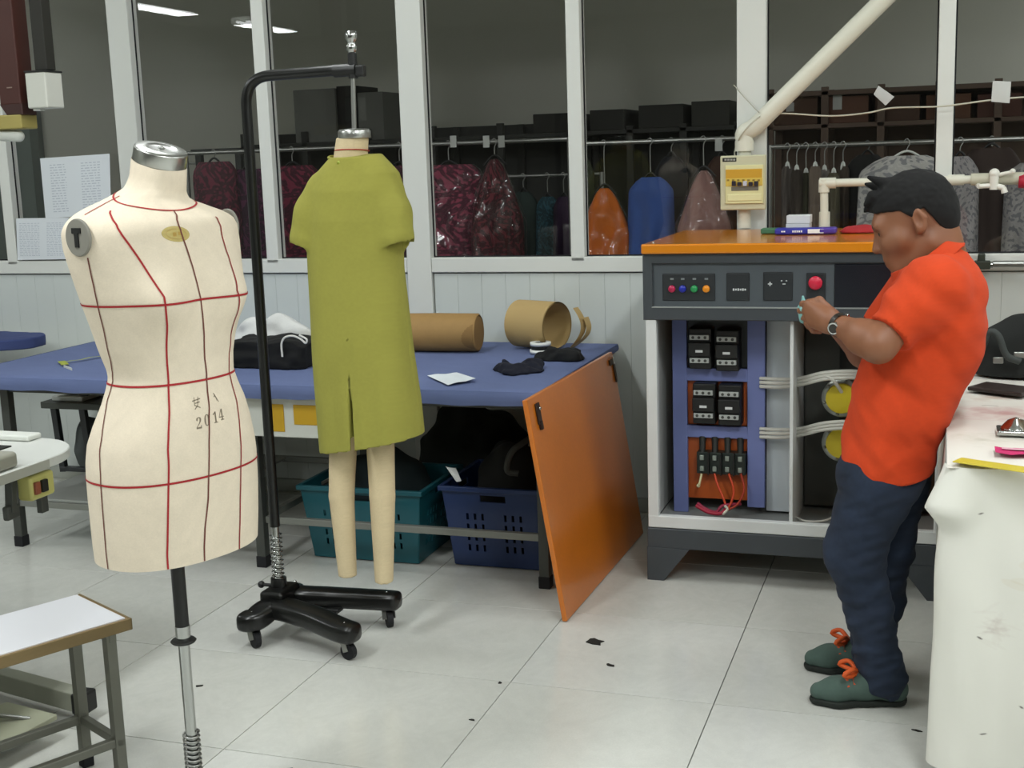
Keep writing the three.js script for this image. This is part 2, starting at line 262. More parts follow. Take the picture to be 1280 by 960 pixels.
  part('cap_screw', lathe([[0.007, 0], [0.007, 0.005], [0.004, 0.007], [0.0001, 0.007]], 0, 0.029, 0, 16).applyMatrix4(capM), mat.steel, cap);
  // arm plate on the form's right shoulder with its key slot
  for (const s of [-1, 1]) {
    const y = onAxis(103, 293)[0], c = surf(s * 1.47, y), n = side.clone().multiplyScalar(s * 0.99).addScaledVector(front, 0.06).normalize(); c.addScaledVector(n, s > 0 ? -0.011 : -0.005);
    const q = new THREE.Quaternion().setFromUnitVectors(V3(0, 0, 1), n);
    const disc = new THREE.Shape(); disc.absellipse(0, 0, 0.034, 0.036, 0, Math.PI * 2);
    const plate = part('arm_plate', new THREE.ExtrudeGeometry(disc, { depth: 0.004, bevelSize: 0.002, bevelThickness: 0.002, bevelSegments: 2, curveSegments: 32 }).applyQuaternion(q).translate(c.x + n.x * 0.001, c.y, c.z + n.z * 0.001), M(0x7d7b72, 0.6), form, 'grey oval arm plate');
    part('key_slot', extrude([[-0.013, 0.019], [0.013, 0.019], [0.013, 0.009], [0.005, 0.009], [0.005, -0.019], [-0.006, -0.019], [-0.006, 0.009], [-0.013, 0.009]], 0.004, 0.0005).applyQuaternion(q).translate(c.x + n.x * 0.0075, c.y, c.z + n.z * 0.0075), mat.black, plate);
  }
  // tapes
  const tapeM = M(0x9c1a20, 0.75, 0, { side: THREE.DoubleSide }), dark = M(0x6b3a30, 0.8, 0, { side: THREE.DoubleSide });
  const run = (f, n, m, w = 0.0042) => { const P = [], N = []; for (let i = 0; i <= n; i++) { const [th, y] = f(i / n); P.push(surf(th, y)); N.push(normalAt(th, y)); } part('style_tape', ribbon(P, N, w, 0.0012), m, form); };
  const ring = (y, m) => run(t => [t * Math.PI * 2 - Math.PI, y], 96, m, 0.0045);
  ring(yBust, tapeM); ring(yWaist, tapeM); ring(yHip, tapeM);
  const yNF = onAxis(217, 262)[0], yNB = yNF + 0.045;
  const neckY = th => lerp(yNB, yNF, (1 + Math.cos(th)) / 2) + 0.008 * (1 - Math.cos(2 * th)) / 2;
  run(t => { const th = t * Math.PI * 2 - Math.PI; return [th, neckY(th)]; }, 72, tapeM, 0.004);
  const find = (u, v) => {                                             // the place on the form that a pixel of the photograph shows
    let best = [0, 0, 1e9]; const test = (th, y) => { const q = surf(th, y).project(camera), dx = (q.x + 1) * 640 - u, dy = (1 - q.y) * 480 - v, d = dx * dx + dy * dy; if (d < best[2]) best = [th, y, d]; };
    for (let i = -60; i <= 60; i++) for (let k = 0; k <= 90; k++) { const th = i / 60 * 2.4; if (Math.abs(th + PHI) < 1.62) test(th, lerp(yHem, yNeck, k / 90)); }
    for (let s = 0.03; s > 0.0006; s *= 0.6) { const [t0, y0] = best; for (const a of [-1, 0, 1]) for (const b of [-1, 0, 1]) test(t0 + a * s, y0 + b * s * 0.25); }
    return best;
  };
  const trace = (l, m, w, ext = 0) => { const c = l.map(q => find(...q)); if (ext) c.unshift([c[0][0] + (c[0][0] - c[1][0]) * ext, c[0][1] + (c[0][1] - c[1][1]) * ext]); if (c[c.length - 1][1] < yHip) c.push([c[c.length - 1][0], yHem + 0.001]); run(t => { const k = t * (c.length - 1), i = Math.min(Math.floor(k), c.length - 2), a = c[i], b = c[i + 1]; return [lerp(a[0], b[0], k - i), lerp(a[1], b[1], k - i)]; }, c.length * 7, m, w); return c; };
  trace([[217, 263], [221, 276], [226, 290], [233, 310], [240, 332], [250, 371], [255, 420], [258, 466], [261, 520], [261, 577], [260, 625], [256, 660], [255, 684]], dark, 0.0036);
  const mirror = c => run(t => { const k = t * (c.length - 1), i = Math.min(Math.floor(k), c.length - 2), a = c[i], b = c[i + 1]; return [-lerp(a[0], b[0], k - i), lerp(a[1], b[1], k - i)]; }, c.length * 7, dark, 0.0034);
  trace([[138, 268], [146, 282], [165, 311], [186, 343], [205, 371], [209, 410], [210, 470], [211, 530], [211, 585], [210, 640], [209, 695]], tapeM, 0.004, 0.3);
  trace([[272, 275], [276, 288], [286, 322], [296, 364], [293, 400], [288, 430], [286, 463], [293, 492], [299, 530], [301, 572], [300, 620], [299, 670]], M(0x8a2a28, 0.75, 0, { side: THREE.DoubleSide }), 0.0038, 0.3);
  mirror(trace([[110, 322], [118, 360], [130, 412], [139, 452], [141, 472], [134, 502], [128, 545], [126, 592], [129, 642], [133, 692]], dark, 0.0034));
  trace([[150, 246], [138, 253], [126, 259], [114, 265], [106, 269]], tapeM, 0.0036);
  run(t => [Math.PI, lerp(neckY(Math.PI), yHem + 0.002, t)], 60, tapeM, 0.0036);
  for (const s of [-1, 1]) {
    run(t => [s * 2.55, lerp(ySh + 0.01, yHem + 0.002, t)], 60, tapeM, 0.0038);
  }
  // stamped marks on the belly and the faded emblem under the neck: print only, on patches of the same surface
  const decal = (name, th0, th1, y0, y1, draw, label) => {
    const c = document.createElement('canvas'); c.width = 256; c.height = 192; const g = c.getContext('2d'); draw(g);
    const t = new THREE.CanvasTexture(c); t.colorSpace = THREE.SRGBColorSpace;
    part(name, grid(16, 12, (u, v) => { const th = lerp(th0, th1, u), y = lerp(y0, y1, v); return surf(th, y).addScaledVector(normalAt(th, y), 0.0007); }), new THREE.MeshStandardMaterial({ map: t, transparent: true, roughness: 0.9, side: THREE.DoubleSide }), torso, label);
  };
  const yT0 = onAxis(260, 527)[0], yT1 = onAxis(260, 478)[0];
  const sm = find(261, 505)[0]; decal('stamp', sm - 0.36, sm + 0.36, yT0, yT1, g => {
    g.fillStyle = 'rgba(105,92,70,0.62)'; g.strokeStyle = 'rgba(105,92,70,0.6)'; g.lineWidth = 5; g.font = 'bold 72px serif';
    g.fillText('2', 24, 168); g.fillText('0', 78, 162); g.fillText('1', 140, 158); g.fillText('4', 186, 152);
    const st = l => { g.beginPath(); l.forEach(([x, y], i) => i ? g.lineTo(x, y) : g.moveTo(x, y)); g.stroke(); };
    st([[14, 40], [72, 34]]); st([[30, 24], [26, 60], [62, 74]]); st([[58, 24], [46, 62], [24, 78]]); st([[30, 52], [64, 48]]);
    st([[182, 22], [196, 44], [206, 66]]); st([[178, 40], [190, 34]]); st([[188, 26], [196, 60]]);
  }, 'faded stamped numerals 2014');
  const yE0 = onAxis(222, 302)[0], yE1 = onAxis(222, 276)[0];
  const em = find(220, 287)[0]; decal('emblem', em - 0.27, em + 0.27, yE0, yE1, g => {
    g.fillStyle = 'rgba(196,178,92,0.6)'; g.beginPath(); g.ellipse(128, 96, 118, 70, 0.15, 0, 7); g.fill();
    g.strokeStyle = 'rgba(150,120,60,0.5)'; g.lineWidth = 7; g.beginPath(); g.ellipse(128, 96, 84, 44, 0.15, 0, 7); g.stroke();
    g.fillStyle = 'rgba(160,120,50,0.5)'; g.fillRect(96, 80, 30, 36); g.fillRect(140, 78, 26, 30);
  }, 'faded yellow oval emblem');
  // pole: black sleeve, collar, disc, chrome tube, spring and a wheeled foot below the frame
  const px = ax, pz = az, Y = v => onAxis(226, v)[0];
  part('pole_sleeve', rod(V3(px, Y(783), pz), V3(px, yHem + 0.05, pz), 0.0155), mat.black, form);
  part('set_screw', [rod(V3(px, yHem - 0.014, pz), V3(px, yHem - 0.014, pz).addScaledVector(right, 0.05), 0.005), bx(0.018, 0.012, 0.012, px + right.x * 0.05, yHem - 0.016, pz + right.z * 0.05, 0.003)], mat.black, form);
  part('collar', rod(V3(px, Y(796), pz), V3(px, Y(782), pz), 0.0165), mat.chrome, form);
  part('stop_disc', lathe([[0.001, 0.004], [0.026, 0.003], [0.029, 0], [0.026, -0.004], [0.001, -0.005]], px, Y(801), pz), mat.black, form);
  part('chrome_tube', rod(V3(px, 0.12, pz), V3(px, Y(796), pz), 0.0128), mat.chrome, form);
  part('spring', helix(px, pz, 0.12, Y(916), 0.0178, 11, 0.0028), mat.steel, form);
  const foot = part('foot', [lathe([[0.001, 0.06], [0.03, 0.06], [0.035, 0.11], [0.02, 0.12], [0.001, 0.12]], px, 0, pz)], mat.black, form);
  for (let i = 0; i < 5; i++) { const a = i * 1.2566 + 0.35, e = V3(px + Math.cos(a) * 0.24, 0.07, pz + Math.sin(a) * 0.24); part('foot_arm', rod(V3(px, 0.09, pz), e, 0.016, 0.012), mat.black, foot); const w = V3(e.x, 0.0255, e.z); part('wheel', rod(w.clone().add(V3(Math.sin(a) * -0.01, 0, Math.cos(a) * 0.01)), w.clone().add(V3(Math.sin(a) * 0.01, 0, Math.cos(a) * -0.01)), 0.025), mat.rubber, foot); part('fork', rod(V3(e.x, 0.045, e.z), e, 0.006), mat.steel, foot); }
}

// ---------------------------------------------------------------- black rolling stand with the mannequin that hangs from its arm
const HX = -1.668, HZ = -3.5;
{
  const post = PZ(349, 735, -3.52), px = post.x, pz = post.z, yArm = PZ(395, 91, HZ).y;
  const st = thing('mannequin_stand', 'black tubular stand on castors whose arm carries the hanging mannequin', 'stand', [px, 0, pz]);
  const r = 0.0165, bend = []; 
  bend.push(V3(px, 0.36, pz), V3(px, 0.8, pz), V3(px, 1.3, pz), V3(px, yArm - 0.1, pz));
  for (let i = 1; i <= 6; i++) { const a = i / 6 * Math.PI / 2; bend.push(V3(px + 0.085 * (1 - Math.cos(a)), yArm - 0.085 + 0.085 * Math.sin(a), pz + 0.01 * i / 6)); }
  bend.push(V3(lerp(px, HX, 0.6), yArm + 0.002, lerp(pz, HZ, 0.6)), V3(HX - 0.03, yArm + 0.004, HZ));
  const path = new THREE.CurvePath(), B0 = V3(px, 0.36, pz), B1 = V3(px, yArm - 0.09, pz), B2c = V3(px, yArm, pz), B3 = V3(px + 0.09, yArm + 0.001, lerp(pz, HZ, 0.25)), B4 = V3(HX - 0.03, yArm + 0.004, HZ);
  path.add(new THREE.LineCurve3(B0, B1)); path.add(new THREE.QuadraticBezierCurve3(B1, B2c, B3)); path.add(new THREE.LineCurve3(B3, B4));
  part('post', new THREE.TubeGeometry(path, 180, r, 16), mat.blackGloss, st);
  part('chrome_sleeve', rod(V3(px, 0.15, pz), V3(px, 0.37, pz), 0.013), mat.chrome, st);
  part('spring', helix(px, pz, 0.17, 0.335, 0.0185, 11, 0.0028), mat.chrome, st);
  const yh = yArm;
  part('clamp', [rod(V3(HX, yh - 0.022, HZ), V3(HX, yh + 0.05, HZ), 0.014), rod(V3(HX - 0.06, yh + 0.002, HZ), V3(HX + 0.012, yh + 0.002, HZ), 0.019), bx(0.03, 0.034, 0.026, HX + 0.024, yh - 0.002, HZ, 0.006)], mat.black, st);
  part('knob', lathe([[0.001, 0.115], [0.014, 0.113], [0.0185, 0.104], [0.018, 0.09], [0.012, 0.082], [0.012, 0.076], [0.016, 0.071], [0.0165, 0.06], [0.011, 0.053], [0.011, 0.047], [0.001, 0.046]], HX, yh, HZ, 28), mat.chrome, st, 'polished metal knob');
  // base: two curved feet joined at the post
  const sweep = (pts, w, h) => { const c = new THREE.CatmullRomCurve3(pts), n = 56; return grid(20, n, (u, v) => { const p = c.getPoint(v), t = c.getTangent(v), s = V3(-t.z, 0, t.x).normalize(), a = u * Math.PI * 2, e = Math.sqrt(Math.max(0.0004, 1 - Math.pow(Math.abs(2 * v - 1), 16))), W = w(v) * e, H = h(v) * e; const q = (x, k) => Math.sign(x) * Math.pow(Math.abs(x), k); return p.clone().addScaledVector(s, q(Math.cos(a), 0.6) * W / 2).add(V3(0, q(Math.sin(a), 0.6) * H / 2, 0)); }, true); };
  const A = PY(318, 808, 0), B = PY(433, 823, 0), C = PY(486, 782, 0), D = V3(px - 0.03, 0, pz - 0.16);
  const up = (p, y) => V3(p.x, y, p.z);
  const f1 = part('foot', sweep([up(A, 0.088).add(V3(-0.045, 0, 0.005)), up(A, 0.088), V3(px + 0.01, 0.105, pz + 0.075), V3(px + 0.14, 0.1, pz + 0.09), up(B, 0.088), up(B, 0.088).add(V3(0.05, 0, 0.01))], v => 0.075 + 0.02 * Math.sin(v * Math.PI), () => 0.062), mat.blackGloss, st);
  const f2 = part('foot', sweep([up(D, 0.088), V3(px + 0.03, 0.11, pz - 0.05), V3(px + 0.14, 0.103, pz - 0.075), up(C, 0.088), up(C, 0.088).add(V3(0.045, 0, 0.0))], v => 0.07 + 0.015 * Math.sin(v * Math.PI), () => 0.06), mat.blackGloss, st);
  part('hub', [bx(0.085, 0.085, 0.13, px + 0.008, 0.115, pz + 0.01, 0.012), rod(V3(px, 0.1, pz), V3(px, 0.185, pz), 0.03, 0.026)], mat.blackGloss, st);
  part('lock_screw', [rod(V3(px - 0.06, 0.16, pz + 0.01), V3(px - 0.02, 0.16, pz + 0.01), 0.006), ball(0.012, px - 0.06, 0.16, pz + 0.01)], mat.black, st);
  part('brace', bb(px + 0.03, px + 0.2, 0.068, 0.082, pz - 0.06, pz - 0.02, 0.004), mat.black, st);
  [[A, f1, 0.6], [B, f1, 0.3], [C, f2, 0.9], [D, f2, 0.2]].forEach(([p, f, a]) => {
    part('cap_screw', ball(0.007, p.x, 0.113, p.z, 12), mat.chrome, f);
    const d = V3(Math.cos(a), 0, Math.sin(a)), n = V3(-d.z, 0, d.x), c = V3(p.x, 0.0275, p.z).addScaledVector(d, 0.012);
    const ca = part('castor', [rod(V3(p.x, 0.055, p.z), V3(p.x, 0.085, p.z), 0.008), ...[-1, 1].map(s => bar(c.clone().addScaledVector(n, s * 0.014), V3(p.x, 0.06, p.z).addScaledVector(n, s * 0.014), 0.018, 0.002, 0.0005)), bx(0.03, 0.003, 0.03, p.x, 0.06, p.z, 0.001)], mat.steel, f);
    part('wheel', rod(c.clone().addScaledVector(n, -0.009), c.clone().addScaledVector(n, 0.009), 0.027, 0.027, 28), mat.rubber, ca);
  });
  // mannequin
  const mq = thing('mannequin', 'cream hanging mannequin with bare legs under the lime green dress', 'mannequin', [HX, 0.2, HZ]);
  const yN = PZ(440, 166, HZ).y, yTop = yN;
  const yS = PZ(440, 213, HZ).y;
  const ft = [PZ(435, 719, HZ + 0.01), PZ(479.5, 727, HZ + 0.01)], kn = [PZ(427, 620, HZ), PZ(478, 620, HZ)], hp = [PZ(430, 520, HZ - 0.01), PZ(474, 520, HZ - 0.01)];
  const nTop = PZ(443, 168, HZ), nBot = PZ(437, 212, HZ - 0.005);
  const B2 = [sCap(V3(HX - 0.01, yS - 0.06, HZ), V3(HX + 0.01, yS - 0.06, HZ), 0.075, 0.075), sCap(V3(HX, yS - 0.1, HZ), V3(HX, 1.12, HZ), 0.085, 0.075), sCap(V3(HX, 1.12, HZ), V3(HX, 0.92, HZ), 0.075, 0.1), sCap(V3(HX - 0.07, yS - 0.055, HZ), V3(HX + 0.07, yS - 0.055, HZ), 0.045, 0.045), sCap(nBot, nTop.clone().add(V3(0, 0.03, 0)), 0.053, 0.046)];
  const legF = [0, 1].map(i => sUnion([sCap(hp[i], kn[i], 0.046, 0.0405), sCap(kn[i], ft[i].clone().setY(ft[i].y - 0.05), 0.0405, 0.0275)], 0.004));
  for (let i = 0; i < 2; i++) B2.push(sCap(V3(HX, 0.93, HZ), hp[i], 0.08, 0.05));
  const trunk = sUnion(B2, 0.03), mb = (x, y, z) => smin(trunk(x, y, z), Math.min(legF[0](x, y, z), legF[1](x, y, z)), 0.012);
  part('body', mesher((x, y, z) => Math.max(mb(x, y, z), y - (yTop - 0.012), (ft[x < (ft[0].x + ft[1].x) / 2 ? 0 : 1].y - 0.004) - y), [HX - 0.2, 0.19, HZ - 0.16], [HX + 0.2, yTop + 0.02, HZ + 0.16], 0.0085), cloth(0xdcc9a2, { sheen: 0.1 }), mq);
  const nx = nTop.x - 0.0, nz = nTop.z;
  part('neck_cap', lathe([[0.046, -0.016], [0.05, -0.016], [0.05, 0.004], [0.044, 0.01], [0.012, 0.013], [0.001, 0.013]], nx, yTop, nz, 36), M(0xb9bab6, 0.28, 1), mq, 'brushed metal neck cap');
  part('hanging_rod', rod(V3(nx, yTop, nz), V3(HX, yh + 0.03, HZ), 0.0075), mat.steel, mq);
  const seamY = PZ(430, 188, HZ).y; const ringP = []; for (let i = 0; i <= 40; i++) { const a = i / 40 * Math.PI * 2; ringP.push(V3(lerp(nBot.x, nTop.x, 0.5) + Math.cos(a) * 0.0512, seamY - 0.002 + 0.004 * Math.sin(a), lerp(nBot.z, nTop.z, 0.5) + Math.sin(a) * 0.0512)); }
  part('neck_tape', tube(ringP, 0.0016, 60, 5, true), mat.red, mq);
  // dress, seen from the back
  const yH = PZ(430, 566, HZ + 0.11).y, neckC = nBot, Yv = v => PZ(440, v, HZ).y;
  const wTab = [[yH, 0.168], [0.8, 0.165], [1.0, 0.158], [1.2, 0.151], [1.35, 0.15], [Yv(236), 0.15], [Yv(217), 0.134], [Yv(206), 0.106], [Yv(193), 0.072]], cTab = [[yH, 0], [0.8, -0.006], [0.95, -0.017], [1.2, -0.026], [1.38, -0.022], [yS, -0.006], [yS + 0.05, 0]], dTab = [[yH, 0.122], [0.8, 0.122], [1.0, 0.116], [1.2, 0.108], [1.35, 0.105], [yS - 0.06, 0.095], [yS, 0.078], [Yv(193), 0.066]];
  const body = (x, y, z) => { const a = interp(wTab, y), b = interp(dTab, y), lx = x - HX - interp(cTab, y), lz = z - HZ, e = 2.3, k = Math.pow(Math.pow(Math.abs(lx) / a, e) + Math.pow(Math.abs(lz) / b, e), 1 / e), fold = lz > 0 ? 0.0035 * noise(lx * 18, y * 2.2, 3) + 0.004 * noise(lx * 9 + 4, y * 1.2, 8) * sstep(1.3, 0.8, y) : 0; return (k - 1) * Math.min(a, b) * 0.8 + fold; };
  const slv = [-1, 1].map(s => { const k = s > 0 ? 0.84 : 1, a = V3(HX - 0.012 + s * 0.108 * k, yS - 0.062, HZ + 0.004), m = V3(HX - 0.012 + s * 0.14 * k, yS - 0.13, HZ + 0.012), b = V3(HX - 0.012 + s * 0.158 * k, yS - 0.2, HZ + 0.022); return { o: sUnion([sCap(a, m, 0.05, 0.056), sCap(m, b, 0.056, 0.058)], 0.03), i: sCap(m, b.clone().add(V3(s * 0.01, -0.06, 0.002)), 0.044, 0.053), b, n: b.clone().sub(m).normalize() }; });
  const dressF = (x, y, z) => {
    let d = body(x, y, z);
    for (const s of slv) { let q = s.o(x, y, z) + 0.003 * noise(x * 25, y * 14, z * 20); const cut = (x - s.b.x) * s.n.x + (y - s.b.y + 0.028) * s.n.y + (z - s.b.z) * s.n.z; q = Math.max(q, cut); q = Math.max(q, -Math.max(s.i(x, y, z), -(cut + 0.045))); d = smin(d, q, 0.022); }
    const hemY = yH + 0.01 + 0.18 * (x - HX); d = Math.max(d, hemY - y, y - (Yv(193) - 0.008 * sstep(0, 0.06, z - HZ)));
    const inner = body(x, y, z) + 0.007; if (y < hemY + 0.05) d = Math.max(d, -Math.max(inner, y - hemY - 0.04));
    const nk = Math.hypot(x - neckC.x, z - neckC.z) - 0.058; if (y > yS - 0.04) d = Math.max(d, -nk);
    const lx = x - (HX - 0.012), open = 0.0018 + 0.004 * sstep(0.95, 0.64, y); if (z > HZ && y < 1.0) d = Math.max(d, -(Math.max(Math.abs(lx) - open, HZ + 0.085 - z)));
    return d;
  };
  const dress = thing('dress', 'lime green short-sleeved shift dress with a back slit on the hanging mannequin', 'dress', [HX, yH, HZ]);
  const dm = cloth(0x9c9943, { sheen: 0.3, map: rep(mottleTex, 0.7) });
  const shell = part('dress_body', mesher(dressF, [HX - 0.3, yH - 0.07, HZ - 0.17], [HX + 0.3, yS + 0.08, HZ + 0.18], 0.0062), dm, dress);
  const nb = []; for (let i = 0; i <= 40; i++) { const a = i / 40 * Math.PI * 2; nb.push(V3(neckC.x + Math.cos(a) * 0.0605, Yv(193) - 0.004 - 0.008 * Math.max(0, Math.sin(a)), neckC.z + Math.sin(a) * 0.0605)); }
  part('neck_binding', tube(nb, 0.0042, 64, 8, true), dm, dress);
  part('neck_button', lathe([[0.001, 0.003], [0.005, 0.002], [0.006, 0], [0.001, -0.001]]).rotateX(1.4).translate(neckC.x + 0.002, Yv(203), neckC.z + 0.076), M(0x8f992b, 0.4), dress);
}
// ---------------------------------------------------------------- long cutting table under a blue cover
const TT = 0.74, TXR = -1.285, TXL = -3.77, TZF = -4.0, TZK = -5.13;
{
  const t = thing('cutting_table', 'long dark-legged cutting table that stands under the blue cover', 'table', [(TXL + TXR) / 2, 0, (TZF + TZK) / 2]);
  part('table_top', bb(TXL + 0.012, TXR - 0.012, TT - 0.045, TT - 0.006, TZK + 0.01, TZF - 0.012, 0.004), mat.wood, t);
  for (const [x, z] of [[-3.6, -4.135], [-2.452, -4.12], [-1.318, -4.135], [-3.6, -5.06], [-2.452, -5.06], [-1.318, -5.06]]) { const l = part('leg', bb(x - 0.019, x + 0.019, 0.02, TT - 0.045, z - 0.019, z + 0.019, 0.003), mat.darkSteel, t); part('foot_cap', bb(x - 0.022, x + 0.022, 0, 0.045, z - 0.022, z + 0.022, 0.004), mat.rubber, l); }
  for (const z of [-4.135, -5.06]) part('lower_rail', bb(-3.6, -1.318, 0.172, 0.198, z - 0.012, z + 0.012, 0.003), mat.greySteel, t);
  for (const x of [-3.6, -2.452, -1.318]) part('cross_rail', bb(x - 0.012, x + 0.012, 0.172, 0.198, -5.06, -4.135, 0.003), mat.greySteel, t);
  part('apron', [bb(-3.6, -1.318, TT - 0.09, TT - 0.045, -4.155, -4.13, 0.002), bb(-1.33, -1.305, TT - 0.09, TT - 0.045, -5.06, -4.14, 0.002)], mat.darkSteel, t);
  part('lower_shelf', bb(-3.58, -2.82, 0.198, 0.21, -5.0, -4.13, 0.003), M(0x8e918c, 0.5), t, 'grey lower shelf');
  part('back_panel', bb(-1.345, -1.3, 0.02, TT - 0.05, -5.04, -4.72, 0.004), M(0x4d504a, 0.7), t);  // widened dark panel: rear leg with the shadow beside it built in
  const dr = part('drawer', bb(PZ(272, 520, -4.045).x, PZ(402, 520, -4.045).x, PZ(340, 546, -4.045).y, TT - 0.05, -4.075, -4.045, 0.004), M(0xcfd1c9, 0.6), t, 'white drawer front under the table top');
  for (const [a, b, c, d] of [[338, 356, 505, 540], [366, 397, 506, 532]]) { const p = PZ(a, c, -4.042), q = PZ(b, d, -4.042); part('yellow_patch', bb(p.x, q.x, q.y, Math.min(p.y, TT - 0.055), -4.0455, -4.042, 0.0015), M(0xc79d1c, 0.6), dr); }
  // cover: top sheet with faint wrinkles and a short skirt all round
  const cover = thing('table_cover', 'blue fabric cover stretched over the long cutting table', 'cover', [(TXL + TXR) / 2, TT - 0.07, (TZF + TZK) / 2]);
  const wr = (x, z) => 0.0022 * noise(x * 3, z * 5, 1) + 0.0016 * Math.max(0, Math.sin(x * 2.3 + z * 9)) * Math.max(0, noise(x * 1.3, z * 1.1, 4));
  part('top_sheet', grid(110, 44, (u, v) => { const x = lerp(TXL, TXR, u), z = lerp(TZF, TZK, v), e = Math.min(x - TXL, TXR - x, TZF - z, z - TZK); return V3(x, TT - 0.001 + wr(x, z) * sstep(0, 0.08, e) - 0.004 * (1 - sstep(0, 0.012, e)), z); }), mat.blueCover, cover);
  const skirt = (f, drop) => grid(90, 6, (u, v) => { const [p, n] = f(u); return p.clone().addScaledVector(n, 0.002 + 0.004 * Math.sin(v * 3) + 0.003 * noise(p.x * 6, v, p.z * 6)).setY(TT - 0.004 - v * drop(u)); });
  part('skirt', skirt(u => [V3(lerp(TXL, TXR, u), 0, TZF), V3(0, 0, 1)], u => 0.05 + 0.006 * noise(u * 20, 0, 0)), mat.blueCover, cover);
  part('skirt', skirt(u => [V3(TXR - 0.004, 0, lerp(TZF, TZK, u)), V3(1, 0, 0)], u => 0.03 + 0.004 * noise(u * 10, 1, 0)), mat.blueCover, cover);
  part('skirt', skirt(u => [V3(TXL, 0, lerp(TZK, TZF, u)), V3(-1, 0, 0)], u => 0.05), mat.blueCover, cover);
}
// small blue padded board beside the table, cut by the edge of the picture
{
  const p = PZ(37, 432, -4.85), yb = PZ(20, 424, -4.85).y;
  const b = thing('ironing_board', 'blue padded ironing board on a thin leg beyond the blue table', 'ironing board', [p.x - 0.45, 0, -4.85]);
  part('pad', mesher((x, y, z) => { const lx = clamp(x, p.x - 0.95, p.x - 0.15), r = 0.17 - 0.03 * sstep(p.x - 0.5, p.x - 0.15, x); return Math.max(Math.hypot(x - lx, (z + 4.92)) - r, Math.abs(y - (yb - 0.022)) - 0.02) - 0.006 + 0.003 * noise(x * 14, y * 10, z * 14); }, [p.x - 1.2, yb - 0.07, -5.125], [p.x + 0.06, yb + 0.03, -4.7], 0.012), cloth(0x3d4a7c), b, 'blue quilted pad');
  part('leg', [rod(V3(p.x - 0.5, 0.02, -4.75), V3(p.x - 0.62, yb - 0.05, -4.93), 0.012), rod(V3(p.x - 0.5, 0.02, -5.06), V3(p.x - 0.62, yb - 0.05, -4.93), 0.012), rod(V3(p.x - 0.75, 0.02, -4.92), V3(p.x - 0.62, yb - 0.05, -4.93), 0.012), rod(V3(p.x - 0.5, 0.012, -5.06), V3(p.x - 0.5, 0.012, -4.74), 0.012)], mat.darkSteel, b);
}
